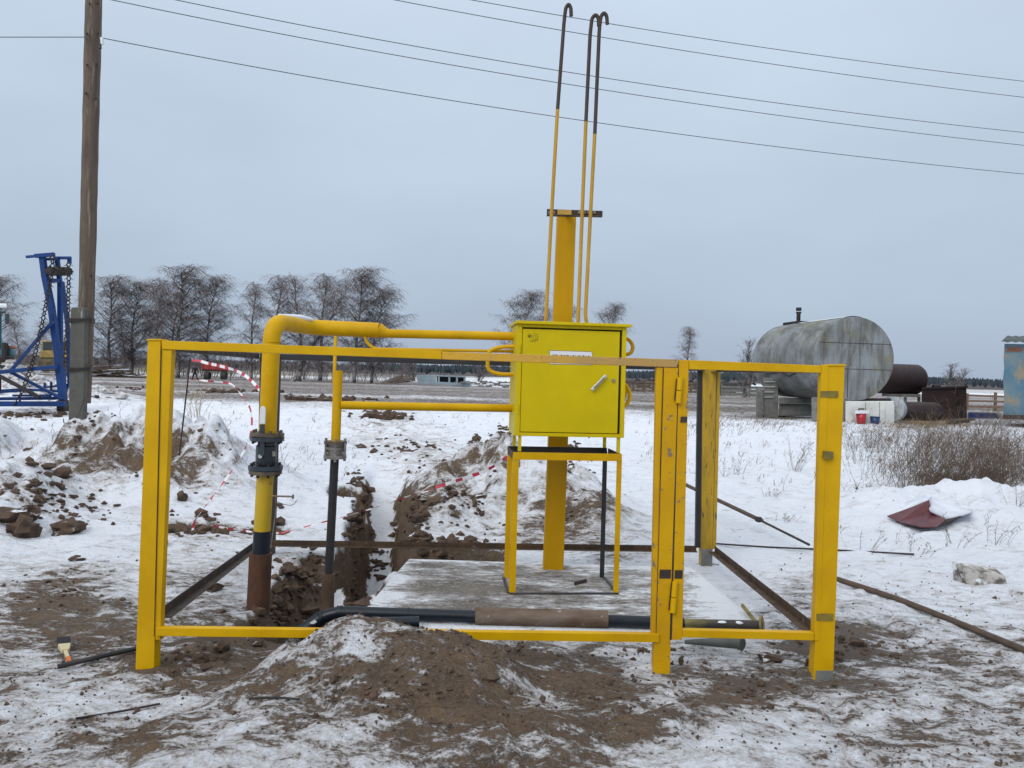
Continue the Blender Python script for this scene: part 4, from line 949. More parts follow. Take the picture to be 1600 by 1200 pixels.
rb = MB(); rn = random.Random(12)
CL = [(20, 745, 50, 14, 60, 1.3), (60, 775, 40, 10, 45, 1.0), (30, 700, 40, 10, 40, 1.2), (20, 680, 30, 6, 25, 1.2), (150, 700, 35, 14, 90, .6), (130, 735, 40, 14, 60, .7), (250, 760, 30, 12, 30, .8), (330, 735, 50, 14, 30, .6),
      (90, 800, 60, 14, 40, .8), (310, 832, 60, 6, 40, 1.1), (425, 825, 18, 8, 22, 1.3), (560, 775, 22, 16, 40, 1.3), (560, 830, 16, 22, 40, 1.2), (655, 800, 10, 30, 60, 1.2), (650, 845, 20, 12, 40, 1.1), (700, 850, 50, 6, 60, 1.0),
      (620, 830, 12, 25, 24, .9), (590, 880, 20, 14, 40, 1.0), (640, 700, 50, 16, 90, .7), (700, 740, 50, 22, 130, .8), (760, 700, 30, 16, 90, .9), (790, 675, 20, 8, 40, 1.0), (730, 790, 50, 18, 60, .7), (900, 720, 30, 26, 60, .9), (880, 790, 40, 18, 30, .6),
      (470, 900, 40, 26, 90, 1.0), (440, 960, 30, 16, 60, 1.1), (560, 940, 24, 14, 40, 1.0), (600, 650, 50, 6, 60, 1.2), (540, 625, 40, 4, 30, 1.6), (350, 612, 50, 3, 30, 1.6), (210, 608, 60, 3, 30, 1.5), (50, 650, 60, 6, 50, 1.3),
      (560, 985, 90, 12, 50, .45), (700, 1020, 90, 20, 60, .4), (620, 1080, 140, 40, 80, .35), (300, 1030, 60, 18, 30, .5), (80, 930, 80, 30, 40, .4), (950, 1080, 70, 30, 40, .4), (1180, 1070, 110, 30, 50, .4), (1330, 1010, 80, 22, 50, .5), (1020, 1020, 40, 10, 16, .5), (1380, 770, 40, 5, 24, 1.1)]
pts_ = [(rn.gauss(a, c_ * .6), rn.gauss(b_, d_ * .6), e_) for a, b_, c_, d_, n_, e_ in CL for _ in range(n_)]
gx_ = np.array([G(a, b_).x for a, b_, _ in pts_]); gy_ = np.array([G(a, b_).y for a, b_, _ in pts_])
for _ in range(4):   # walk each point onto the real surface seen at that place
    gz_ = height(gx_, gy_); tmp = [G(a, b_, float(z)) for (a, b_, _e), z in zip(pts_, gz_)]
    gx_ = .5 * gx_ + .5 * np.array([p.x for p in tmp]); gy_ = .5 * gy_ + .5 * np.array([p.y for p in tmp])
gz_ = height(gx_, gy_)
for i_, (x, y, z) in enumerate(zip(gx_, gy_, gz_)):
    if -.85 < x < 1.5 and 4.6 < y < 6.2: continue
    s2 = pts_[i_][2] * rn.uniform(.012, .038) * (1.7 if rn.random() < .1 else 1) * (1 if y < 14 else 2)
    lump(rb, (x, y, z + s2 * .3), s2 * rn.uniform(.8, 1.5), s2, s2 * rn.uniform(.5, 1), i_ % 97, 1, .5)
o = rb.build('broken_clods', [M_clod2], kind='stuff')
tag(o, 'small broken clods of frozen earth strewn over the spoil heaps and trench edges', 'clods', kind='stuff')

# ------------------------------------------------------------------ weeds
def ribbon(m, pts, w0, w1, mi=0, rn=random):
    a = rn.uniform(0, 3.14); n_ = Vector((math.cos(a), math.sin(a) * .5, 0)); k = len(pts); vs = []
    for i, p in enumerate(pts):
        w_ = w0 + (w1 - w0) * i / (k - 1); vs += [p - n_ * w_, p + n_ * w_]
    m.add(vs, [(2 * i, 2 * i + 1, 2 * i + 3, 2 * i + 2) for i in range(k - 1)], mi)
def weed(m, base_, h, n, spread, rn, lean=(.15, 0), wid=.0022, side=5, heads=True, mi=0):
    for _ in range(n):
        a = rn.uniform(0, 6.283); b0 = base_ + Vector((math.cos(a), math.sin(a), 0)) * rn.random() * spread * .4
        hh = h * rn.uniform(.45, 1); dr = Vector((math.cos(a) * rn.random() * .8 + lean[0], math.sin(a) * rn.random() * .8 + lean[1], 1)).normalized()
        pts = [b0]; p = b0.copy(); d = dr.copy()
        for k in range(4):
            p = p + d * hh / 4; pts.append(p.copy()); d = (d + Vector((rn.uniform(-.15, .25) + lean[0] * .6, rn.uniform(-.15, .15), -.08))).normalized()
        ribbon(m, pts, wid, wid * .5, mi, rn)
        for _s in range(side):
            k = rn.uniform(.35, 1); q = pts[int(k * 3.99)].lerp(pts[min(4, int(k * 3.99) + 1)], rn.random())
            dd = Vector((rn.uniform(-1, 1), rn.uniform(-1, 1), rn.uniform(.1, 1))).normalized(); l = hh * rn.uniform(.08, .25)
            e_ = q + dd * l; ribbon(m, [q, q + dd * l * .5, e_ - Vector((0, 0, l * .1))], wid * .7, wid * (1.6 if heads else .4), mi, rn)
rn = random.Random(21)
th = MB()
for k in range(200):
    px = rn.uniform(1325, 1640); py = rn.uniform(690, 772)
    if px < 1400 and py > 740: continue
    g_ = G(px, py); g_.z = hz(g_.x, g_.y) - .02
    dens = math.exp(-((px - 1500) / 140) ** 2) * rn.uniform(.6, 1.25)
    weed(th, g_, rn.uniform(.4, 1.15) * (.7 + .65 * dens), int(4 + 12 * dens * rn.random() * 1.6), .7, rn, (.12, 0), .0032, 7, True, 0 if rn.random() < .6 else 1)
for k in range(6200):
    px = rn.gauss(1485, 85); py = 770 - 100 * rn.random() ** 1.7 * math.exp(-((px - 1500) / 130) ** 2); Yk = rn.uniform(11.5, 15)
    p = P(px, py, Yk); dd = Vector((rn.uniform(-1, 1.3), rn.uniform(-.5, .5), rn.uniform(-.6, .9))).normalized(); l = rn.uniform(.06, .22)
    ribbon(th, [p, p + dd * l * .5 + Vector((0, 0, .02)), p + dd * l], .003, .0045 if rn.random() < .3 else .0015, 1 if rn.random() < .6 else 0, rn)
for k in range(60):
    px = rn.uniform(1430, 1570); g_ = G(px, rn.uniform(745, 775)); g_.z = hz(g_.x, g_.y)
    weed(th, g_, .28, 14, .5, rn, (.5, 0), .004, 5, True, 1)
o = th.build('weed_thicket', [M_weed, M_weedr]); tag(o, 'dense dry brown weed thicket in the snow in front of the tanks', 'weeds', kind='stuff')
WD = [(312, -10.3, .62, 26, 'tall dry weed clump right of the metal stake', M_straw), (340, -10.4, .4, 14, 'low dry weed beside the tall clump near the stake', M_straw),
      (372, -10.6, .5, 10, 'sparse pale weed left of the main riser valve', M_weed), (1245, 735, .75, 22, 'dry weed clump seen just left of the right post', M_weed),
      (1160, 742, .6, 12, 'thin weed clump seen through the gate opening', M_weed), (1132, 745, .4, 9, 'small thin weed right of the back post', M_weed),
      (1210, 776, .16, 16, 'small dark tuft in the snow seen through the gate', M_weedr), (1232, 815, .14, 12, 'tiny tuft near the lance tip', M_weedr),
      (1358, 700, .6, 40, 'dark bushy weed just right of the right post', M_weedr), (1362, 770, .2, 30, 'dark tuft on the drift left of the maroon sheet', M_weedr),
      (1350, 860, .35, 5, 'bare twig weed nearest the right post', M_weed), (1400, 850, .3, 5, 'bare twig weed below the maroon sheet', M_weedr),
      (1440, 868, .3, 7, 'twiggy weed right of the cable end', M_weedr), (1495, 852, .35, 9, 'seed-headed weed above the dirty block', M_weedr),
      (1555, 850, .45, 9, 'forked weed at the right edge above the block', M_weedr), (1590, 790, .8, 16, 'arching dark weed at the right edge', M_weedr),
      (548, 745, .25, 5, 'small bare twig on snow right of the slim riser', M_weedr), (1190, 700, .3, 10, 'low weed seen through the gate below the concrete saddle', M_weed)]
for (px, py, h, n, lb, m_) in WD:
    g_ = ground_at(px, py) if py > 0 else P(px, 600, -py)
    if py < 0: g_.z = hz(g_.x, g_.y)
    mm = MB(); weed(mm, g_ - Vector((0, 0, .02)), h, n, .35, rn, (.12, 0), .0028, 5)
    o = mm.build('dry_weed', m_); tag(o, lb, 'weed', 'dry weeds standing in the snow')
sg = MB()
for k in range(1100):
    px = rn.uniform(0, 1600); py = 640 + 130 * rn.random() ** 1.3
    if 560 < px < 1000 and py > 680: continue
    g_ = G(px, py); g_.z = hz(g_.x, g_.y)
    if g_.z < -.1: continue
    weed(sg, g_, rn.uniform(.06, .22), rn.choice((1, 2, 3)), .2, rn, (.1, 0), .0022 + .00016 * g_.y, 1, True, 0)
for k in range(110):
    px = rn.gauss(1450, 30); g_ = G(px, rn.gauss(662, 5)); g_.z = hz(g_.x, g_.y)
    weed(sg, g_, .28, 7, .6, rn, (.4, 0), .008, 2, True, 1)
for k in range(260):
    px = rn.uniform(1080, 1420); g_ = G(px, rn.gauss(664, 6)); g_.z = hz(g_.x, g_.y)
    weed(sg, g_, .22, 5, .8, rn, (.3, 0), .006, 1, True, 0)
o = sg.build('dry_grass', [M_weed, M_straw]); tag(o, 'thin dry grass stalks poking through the snow', 'dry grass', kind='stuff')

# ------------------------------------------------------------------ blue implement at the left
YI = 24.0
bi = thing('chain_harrow', 'tall folded blue farm harrow frame with hanging spiked chains', 'harrow', tuple(P(60, 636, YI)))
def beam(pts, wpx, name='frame_beam', m=M_blue, dY=0, dep=None):
    mm = MB(); w_ = wpx / F * YI
    for (a, b) in zip(pts, pts[1:]): mm.bar(P(a[0], a[1], YI + dY), P(b[0], b[1], YI + dY), dep or w_, w_, up=(0, 1, 0))
    return mm.build(name, m, bi, bevel=.01)
beam([(41, 401.5), (57, 400)], 4, dY=-.1); beam([(55, 400), (85, 397.5)], 6, dY=-.1)
beam([(66, 399), (70, 430)], 8); beam([(70, 429), (80, 478)], 8.5); beam([(80, 477), (91, 560)], 8.5); beam([(91, 560), (99, 634)], 9)
beam([(89, 402), (94, 445)], 6, dY=.3); beam([(94, 440), (94, 540)], 6.5, dY=.3); beam([(94, 540), (101, 628)], 7, dY=.3)
beam([(97, 440), (107, 520)], 5.5, dY=.7); beam([(107, 520), (109, 600)], 5.5, dY=.7)
beam([(70, 405), (90, 405)], 4, dY=.15); beam([(84, 403), (111, 403)], 4.5, dY=.35); beam([(108.5, 401), (108.5, 412)], 5, dY=.4)
beam([(78, 438.5), (92, 438.5)], 6, dY=.1)
beam([(83, 502), (18, 578)], 4.5, dY=-.2); beam([(0, 581.5), (88, 573)], 6, dY=-.25); beam([(-60, 588), (0, 581.5)], 6, dY=-.25)
beam([(18, 582), (99, 624)], 4.5, dY=-.1); beam([(-70, 631), (102, 631)], 8, dY=-.3); beam([(-70, 616), (40, 609)], 6, dY=.5)
beam([(-70, 624), (95, 622)], 5, dY=.2); beam([(30, 608), (102, 612)], 4, dY=1.0); beam([(98, 620), (107, 600)], 5, dY=.5); beam([(20, 618), (80, 618)], 3.5, dY=-.05)
beam([(0, 588), (62, 621)], 5, m=M_dark, dY=-.5)
beam([(-1, 585), (-1, 612)], 4, m=M_dark, dY=-.5)
beam([(66, 606), (90, 603)], 3, dY=.6); beam([(70, 612), (70, 598)], 3, dY=.6); beam([(80, 612), (80, 596)], 3, dY=.6)
MB().bar(P(92, 634, YI), P(104, 634, YI), .25, .35).build('foot_block', M_dark, bi)
rol = MB().tube([P(72, 424, YI), P(76, 424, YI), P(107, 424, YI), P(111, 424, YI)], [.08, .14, .14, .1], 14).build('chain_roller', M_dark, bi, smooth=True)
for k in range(5): MB().tube([P(78 + k * 7, 418 + (k % 2) * 3, YI - .12), P(78 + k * 7, 415 + (k % 2) * 3, YI - .24)], .02, 5).build('roller_spike', M_dark, rol)
MB().tube([P(108, 424.5, YI), P(115, 424.7, YI)], .02, 5).build('roller_spike', M_dark, rol)
def spiked_chain(pts, label):
    pp = [P(x, y, YI - .35) for x, y in pts]; m = MB(); L = 0
    for a, b in zip(pp, pp[1:]):
        n_ = max(1, int((b - a).length / .115)); t_ = (b - a).normalized()
        for k in range(n_):
            c_ = a.lerp(b, (k + .5) / n_); flip = (k % 2 == 0); ax_ = Vector((0, 1, 0)) if flip else Vector((1, 0, 0)); q_ = t_.cross(ax_).normalized()
            ring = [c_ + (t_ * math.cos(a_) * .075 + q_ * math.sin(a_) * .055) for a_ in [i * math.pi / 4 for i in range(9)]]
            m.tube(ring, .019, 5, cap=False)
            for sg_ in (-1, 1): m.tube([c_ + q_ * sg_ * .05, c_ + q_ * sg_ * .15 + t_ * .03], [.02, .006], 4)
    o = m.build('spiked_chain', M_dark, bi); o['label'] = label
spiked_chain([(82, 399), (82, 425), (78, 443), (71, 480), (63, 520), (55, 552), (46, 582), (36, 608), (24, 634)], 'near spiked chain swinging down to the left')
spiked_chain([(107, 410), (107.5, 432), (106.5, 470), (106, 500), (103, 540), (102, 572)], 'far spiked chain hanging straight')

# tractor at the left edge
YQ = 34.0
tr = thing('tractor', 'old teal tractor with white cab roof cut by the left edge', 'tractor', tuple(P(-30, 605, YQ)))
def tbox(x0, x1, y0, y1, dep, name, m, dY=0, **k): return MB().front([(x0, y1), (x1, y1), (x1, y0), (x0, y0)], dep, YQ + dY).build(name, m, tr, **k)
cabt = tbox(-55, 3, 482, 556, 1.5, 'cab', M_teal, bevel=.04)
tbox(-62, 11, 474, 481, 1.8, 'cab_roof', M_white, -.1, bevel=.06)
MB().front([(-48, 545), (-22, 545), (-22, 488), (-48, 488)], .02, YQ - .03).build('window', M_glass, cabt)
MB().front([(-18, 545), (0, 545), (0, 488), (-18, 488)], .02, YQ - .03).build('window', M_glass, cabt)
tbox(8, 15, 489, 506, .1, 'side_mirror', M_glass, -.4, bevel=.03); tbox(-2, 9, 487, 489, .05, 'mirror_arm', M_dark, -.35)
tbox(3, 24, 545, 557, .9, 'bonnet', M_teal, bevel=.05); tbox(6, 24, 540, 544.5, .8, 'bonnet_top', M_brick, bevel=.03)
MB().tube([P(8, 556, YQ - .1), P(8, 536, YQ - .1)], .13, 10).build('air_filter', M_dark, tr, smooth=True)
tbox(-62, 22, 558, 568, 1.0, 'chassis', M_dark)
for px, py, r_ in ((-42, 578, .85), (12, 588, .5)):
    c_ = P(px, py, YQ - .1); wl = MB().tube([c_, c_ + Vector((0, -.45, 0))], r_, 24).build('wheel', M_rubber, tr, smooth=True)
    MB().tube([c_ + Vector((0, -.4, 0)), c_ + Vector((0, -.47, 0))], r_ * .5, 18).build('rim', M_dozer, wl, smooth=True)
# yellow crawler behind
YD = 55.0
dz = thing('bulldozer', 'dirty yellow crawler bulldozer seen behind the blue frame', 'bulldozer', tuple(P(85, 590, YD)))
def dbox(x0, x1, y0, y1, dep, name, m, dY=0, **k): return MB().front([(x0, y1), (x1, y1), (x1, y0), (x0, y0)], dep, YD + dY).build(name, m, dz, **k)
dc = dbox(65, 112, 532, 547, 2.2, 'cab', M_dozer, bevel=.06)
MB().front([(67, 547), (81, 547), (81, 534), (67, 534)], .03, YD - .04).build('window', M_glass, dc)
MB().front([(84, 547), (108, 547), (108, 534), (84, 534)], .03, YD - .04).build('window', M_glass, dc)
dbox(62, 116, 547.5, 559, 2.4, 'body', M_dozer, -.1, bevel=.06); dbox(58, 120, 559.5, 580, 2.4, 'crawler_track', mat('muddy_track', (.13, .10, .05), (.05, .04, .03), rough=.9, scale=2), -.2, bevel=.25)
# rubble on the bank at left
rub = MB(); rn = random.Random(31)
for k in range(150):
    x = rn.gauss(-23, 3.3); y = rn.gauss(33, 1.6); z = hz(x, y); s_ = rn.uniform(.08, .32)
    lump(rub, (x, y, z + s_ * .3), s_ * 1.4, s_, s_ * .7, k, 1, .4)
o = rub.build('rubble', [M_ice]); tag(o, 'snowy heap of broken rubble behind the blue harrow', 'rubble', kind='stuff')
# scrap by the pole
g_ = ground_at(150, 623)
sp_ = thing('scrap_metal', 'small dark red scrap piece on the snow right of the utility pole', 'scrap', tuple(g_))
MB().front([(142, 622), (156, 625), (155, 618), (149, 617), (147, 620), (142, 618)], .25, g_.y).build('scrap_plate', M_brownp, sp_)
for (px, py, s_, lb) in ((600, 655, 26, 'low brown spoil ridge on the snow left of the cabinet'), (478, 626, 26, 'dark clod pile beside the muddy track'), (520, 628, 22, 'brown clod pile right of the dark one by the track'),
                         (352, 614, 24, 'brown dirt hump on the snow edge under the trailer'), (418, 612, 22, 'straw-coloured dirt hump left of the main riser'), (576, 625, 10, 'tiny dark stone by the slim riser on the track edge')):
    g_ = ground_at(px, py); pm = MB(); rn = random.Random(px)
    for k in range(16):
        a = (k - 7.5) / 8 * s_ / F * g_.y; b = rn.uniform(-.1, .1); s2 = rn.uniform(.11, .2) * s_ / 24
        lump(pm, (g_.x + a, g_.y + b, g_.z + s2 * .4), s2 * 1.6, s2 * 1.2, s2, k + px, 1, .4)
    o = pm.build('spoil_hump', M_clod); tag(o, lb, 'spoil heap', 'spoil humps on the snowfield')

# ------------------------------------------------------------------ tank yard
YK = 31.0
n_b = Vector((-.135, .99, 0)).normalized(); n_w = Vector((n_b.y, -n_b.x, 0))
cE = P(1335.5, 560.5, YK); rT = 1.70
tk = thing('storage_tank', 'large streaked silver cylindrical tank lying on concrete saddles', 'tank', (cE.x, cE.y, 0))
body = MB(); segs = 48; LT_ = 6.0
path = [cE + n_b * d for d in (0.0, .03, 1.2, 1.22, 2.6, 2.62, 4.0, 4.02, 5.6)]
body.tube(path, [rT - .02, rT, rT, rT + .012, rT + .012, rT, rT, rT + .012, rT], segs, cap=False)
dome = [(5.6, rT), (5.75, rT * .97), (5.88, rT * .85), (5.97, rT * .6), (6.0, .02)]
body.tube([cE + n_b * d for d, _ in dome], [r_ for _, r_ in dome], segs)
body.build('shell', M_tank, tk, smooth=True)
end = MB().tube([cE - n_b * .03, cE + n_b * .01], rT - .01, segs).build('end_plate', M_tank, tk, smooth=True)
for zz in (.62, -.42):
    hw = math.sqrt(rT ** 2 - zz ** 2) - .03
    MB().bar(cE + n_w * -hw + Vector((0, 0, zz)) - n_b * .032, cE + n_w * hw + Vector((0, 0, zz)) - n_b * .032, .012, .02).build('weld_seam', M_dark, end)
MB().bar(cE + n_w * -.3 + Vector((0, 0, -.42)) - n_b * .034, cE + n_w * -.3 + Vector((0, 0, -1.6)) - n_b * .034, .02, .012, up=(0, 1, 0)).build('weld_seam', M_dark, end)
hp_ = cE + n_b * 4.6 + Vector((0, 0, rT))
hb = MB().bar(hp_ + n_b * -.7 + U * .02, hp_ + n_b * .7 + U * .02, .8, .12).build('hatch', M_dark, tk)
MB().tube([hp_ + U * .05, hp_ + U * .45, hp_ + U * .55], [.09, .09, .13], 12).build('vent', M_dark, hb, smooth=True)
MB().tube([hp_ + U * .6, hp_ + U * .75], .12, 12).build('vent_cap', M_dark, hb, smooth=True)
# snow film on top
snw = MB(); k_ = 10
vs_ = []
for i in range(9):
    for j in range(k_ + 1):
        a = R(70 + 34 * j / k_); rr_ = rT + .02 + .02 * math.sin(math.pi * j / k_)
        c_ = cE + n_b * (.15 + i * .55); vs_.append(c_ + n_w * math.cos(a) * rr_ + U * math.sin(a) * rr_)
snw.add(vs_, [(i * (k_ + 1) + j, i * (k_ + 1) + j + 1, (i + 1) * (k_ + 1) + j + 1, (i + 1) * (k_ + 1) + j) for i in range(8) for j in range(k_)])
snw.build('snow_or_glint_cap', M_snow, tk, smooth=True)
# cracks / cable on the barrel
cab2 = []
for d, a in ((.6, 196), (1.6, 200), (2.4, 206), (3.0, 200), (4.5, 203)):
    cab2.append(cE + n_b * d + n_w * math.cos(R(a)) * (rT + .03) + U * math.sin(R(a)) * (rT + .03))
MB().tube(cab2, .025, 6).build('dangling_cable', M_dark, tk)
# saddles
def sbox(par, x0, x1, y0, y1, Y, dep, name, m, **k): return MB().front([(x0, y1), (x1, y1), (x1, y0), (x0, y0)], dep, Y).build(name, m, par, **k)
s1 = thing('concrete_saddle', 'stack of grey concrete blocks under the far end of the silver tank', 'concrete support', tuple(P(1225, 655, 35)))
sbox(s1, 1181, 1192, 607, 655, 34.6, 1.0, 'pillar', M_conc, bevel=.03); sbox(s1, 1192.5, 1216, 590, 653, 34.8, .9, 'pillar', M_conc, bevel=.03)
sbox(s1, 1217, 1290, 622, 631, 34.7, 1.1, 'beam', M_conc, bevel=.03); sbox(s1, 1217, 1290, 632, 650, 34.9, .9, 'footing_block', M_conc, bevel=.03)
for i in range(4): sbox(s1, 1194, 1214 - i * 2, 596 + i * 8, 597 + i * 8, 34.72, .07, 'ledge', M_pale)
s2 = thing('concrete_saddle', 'whitewashed block wall under the near end of the silver tank', 'concrete support', tuple(P(1340, 664, 30.6)))
sbox(s2, 1321, 1397.5, 627, 666, 30.6, .7, 'white_block', M_pale, bevel=.03); sbox(s2, 1268, 1284, 621, 659, 30.8, .6, 'pillar', M_conc, bevel=.03)
sbox(s2, 1284.5, 1320.5, 608, 660, 30.9, .5, 'wall_panel', M_conc, bevel=.02); sbox(s2, 1330, 1392, 622.5, 626.5, 31.2, .5, 'cradle_beam', M_dark)
for i in range(2): sbox(s2, 1352 + i * 22, 1352.8 + i * 22, 628, 665, 30.59, .02, 'joint', M_conc)
# buckets & wash tray
def bucket(px, py0, py1, wp_, m, lb, Y=30.2):
    b = P(px, py1, Y); t_ = P(px, py0, Y); r_ = wp_ / F * Y / 2
    th_ = thing('bucket', lb, 'bucket', tuple(b))
    MB().tube([b, t_], [r_ * .8, r_], 20, cap=False).tube([b, b + U * .01], r_ * .8, 20).build('bucket_body', m, th_, smooth=True).modifiers.new('t', 'SOLIDIFY').thickness = .01
    MB().tube([t_, t_ + U * .03], r_ * 1.06, 20, cap=False).build('rim', m, th_, smooth=True).modifiers.new('t', 'SOLIDIFY').thickness = .015
bucket(1345.5, 644.5, 665, 15, M_bred, 'red bucket under the white tray against the whitewashed wall')
bucket(1367, 652, 665, 14, M_bblue, 'dark blue bucket right of the red one against the whitewashed wall')
ty = thing('wash_tray', 'white tray over the red bucket with a small tap', 'tray', tuple(P(1346, 645, 30.1)))
MB().front([(1336, 646.5), (1358, 646.5), (1358.5, 642), (1335.5, 642)], .45, 30.0).build('tray', M_white, ty, bevel=.02)
MB().tube([P(1342, 642, 30.4), P(1342, 639, 30.4), P(1350, 639, 30.4)], .03, 8).build('tap', M_dark, ty)
# clear barrel
pb = thing('plastic_barrel', 'pale translucent barrel lying between the white wall and the brown tank', 'barrel', tuple(P(1400, 660, 31.5)))
a = P(1392, 640, 31.3); MB().tube([a, a + Vector((.3, .35, 0))], .5, 24).build('barrel_body', mat('cloudy_plastic', (.42, .45, .47), (.3, .32, .33), rough=.4), pb, smooth=True)
def tank(label, cpx, cpy, Y, r_, L_, lx, m=M_brownp, dome_left=False):
    c_ = P(cpx, cpy, Y); t_ = thing('fuel_tank', label, 'tank', tuple(c_), 'brown fuel tanks')
    d_ = Vector((1, lx, 0)).normalized()
    pr = [(-L_ / 2, r_), (L_ / 2 - .25, r_), (L_ / 2 - .1, r_ * .88), (L_ / 2, r_ * .62), (L_ / 2 + .03, .01)]
    MB().tube([c_ + d_ * a for a, _ in pr], [b for _, b in pr], 32).build('tank_shell', m, t_, smooth=True)
    return t_, c_, d_
t1, c1, d1 = tank('upper dark maroon tank on a rack behind the silver tank', 1402, 592, 37, .72, 2.6, .25)
rk = thing('steel_rack', 'low grey rack holding the upper maroon tank', 'rack', tuple(P(1410, 625, 37)))
MB().front([(1378, 619), (1438, 621), (1438, 616), (1378, 615)], .8, 36.6).build('rack_beam', M_conc, rk)
for px in (1386, 1412, 1433): MB().front([(px, 645), (px + 5, 645), (px + 5, 621), (px, 621)], .8, 36.7).build('rack_leg', M_conc, rk)
t2, c2, d2 = tank('lower brown tank lying on the ground right of the whitewashed wall', 1434, 643, 32.5, .40, 2.0, .1)
rc = thing('steel_container', 'dark rusty open steel container right of the brown tanks', 'container', tuple(P(1476, 655, 36)))
MB().front([(1440, 656), (1511, 657), (1510, 604), (1440, 606)], 1.6, 35.5).build('container_wall', M_brownp, rc, bevel=.02)
MB().front([(1442, 608), (1512.5, 606), (1512.5, 603), (1442, 605)], .08, 35.42).build('top_lip', M_dark, rc)
MB().front([(1497, 656), (1499, 656), (1499, 607), (1497, 607)], .08, 35.42).build('rib', M_dark, rc)
MB().tube([P(1458, 605, 35.8), P(1468, 604, 35.8)], .12, 10).build('pipe_elbow', M_dark, rc, smooth=True)
tr2 = thing('cattle_trough', 'low dark blue trough on the snow between container and blue shed', 'trough', tuple(P(1535, 655, 33)))
MB().front([(1512, 654), (1562, 654), (1558, 646), (1512, 645)], 1.0, 33).build('trough_body', M_bblue, tr2, bevel=.03); MB().front([(1514, 646), (1556, 647), (1556, 645.6), (1514, 644.4)], .8, 33.1).build('trough_rim', M_dark, tr2)
lo_ = thing('scrap_timber', 'dark timbers lying in the snow below the rusty container', 'timber', tuple(P(1490, 660, 32)))
MB().bar(P(1480, 661, 32), P(1512, 658, 32.4), .18, .12).build('timber', M_dark, lo_); MB().bar(P(1484, 657, 32.5), P(1522, 655, 32.9), .14, .1).build('timber', M_plank, lo_)
# blue shed
sh = thing('shed', 'flaking blue rendered shed with corrugated roof at the right edge', 'shed', tuple(P(1590, 650, 32)))
MB().front([(1567.5, 649), (1750, 654), (1750, 541), (1569.5, 537), (1568, 560), (1569, 575), (1567, 592), (1569, 620)], 4.5, 31).build('wall', M_tape_shed, sh, bevel=.02)
MB().front([(1567, 655), (1750, 660), (1750, 653), (1567, 648)], 4.6, 30.95).build('plinth', M_brownp, sh)
for r_ in range(3):
    for c_ in range(4):
        x0 = 1572 + c_ * 6.2 + (r_ % 2) * 3; y0 = 542.5 + r_ * 2.6
        if x0 > 1596: continue
        MB().front([(x0, y0 + 2.2), (x0 + 5.7, y0 + 2.3), (x0 + 5.7, y0 + .1), (x0, y0)], .05, 30.985 - .003 * ((r_ + c_) % 3)).build('brick', M_brick, sh)
rf = MB(); n = 60; vs_ = []
for i in range(n + 1):
    px = 1565 + i * 3.2; dz_ = .022 * math.sin(i * math.pi / 2)
    p = P(px, 533 + (px - 1563) * .012, 30.7); vs_ += [p + U * dz_, p + Vector((2.9, 4.2, .5)) + U * dz_]
rf.add(vs_, [(2 * i, 2 * i + 2, 2 * i + 3, 2 * i + 1) for i in range(n)])
o = rf.build('corrugated_roof', mat('roof_asbestos', (.10, .12, .12), (.05, .06, .06), rough=.9), sh, smooth=True); o.modifiers.new('t', 'SOLIDIFY').thickness = .03

# ------------------------------------------------------------------ far things
def person():
    Y = 92; t = thing('person', 'person in dark clothes walking on the muddy track beside the trailer', 'person', tuple(P(305, 591, Y)))
    b = P(304.5, 590.5, Y); b.z = hz(b.x, b.y); h = 1.8
    V = lambda x, y, z: b + Vector((x, y, z))
    m = MB()
    m.tube([V(-.32, 0, .05), V(-.2, 0, .48), V(-.02, 0, .92), V(0, 0, 1.15), V(.02, 0, 1.42), V(.02, 0, 1.52)], [.07, .085, .14, .17, .2, .07], 12)
    m.tube([V(.35, 0, .05), V(.16, 0, .5), V(.03, 0, .95)], [.07, .08, .13], 12)
    m.tube([V(-.2, -.05, 1.42), V(-.28, -.12, 1.12), V(-.22, -.25, .88)], [.07, .06, .045], 10)
    m.tube([V(.2, .05, 1.42), V(.26, .1, 1.12), V(.34, 0, .9)], [.07, .06, .045], 10)
    for x in (-.32, .35): m.tube([V(x - .06, 0, .04), V(x + .16, -.05, .04)], [.05, .04], 8)
    m.build('body', M_cloth, t, smooth=True)
    hd = lump(MB(), tuple(V(.03, 0, 1.66)), .095, .11, .125, 3, 2, .03).build('head', M_skin, t, smooth=True)
    MB().tube([V(.02, 0, 1.69), V(.02, 0, 1.8)], [.115, .075], 12).build('hat', M_cloth, t, smooth=True)
person()
YR = 90
tl = thing('farm_trailer', 'red flatbed farm trailer standing on the muddy track', 'trailer', tuple(P(336, 592, YR)))
MB().front([(314.5, 577), (357.5, 579), (357.5, 570), (314.5, 567)], 4.5, YR).build('cargo_bed', M_red, tl, bevel=.05)
for i in range(5): MB().front([(316 + i * 9.8, 576.5), (317.5 + i * 9.8, 576.6), (317.5 + i * 9.8, 568.6), (316 + i * 9.8, 568)], .1, YR - .08).build('stake_rib', M_red, tl)
MB().front([(316, 580), (356, 581), (356, 578.5), (316, 577)], 4.4, YR + .05).build('chassis', M_dark, tl)
for dY in (.2, 3.5):
    for px in (324, 350):
        c_ = P(px, 587, YR + dY); wl = MB().tube([c_ + Vector((-.28, 0, 0)), c_ + Vector((.28, 0, 0))], .48, 20).build('wheel', M_rubber, tl, smooth=True)
        MB().tube([c_ + Vector((-.3, 0, 0)), c_ + Vector((.3, 0, 0))], .2, 12).build('rim', M_dark, wl)
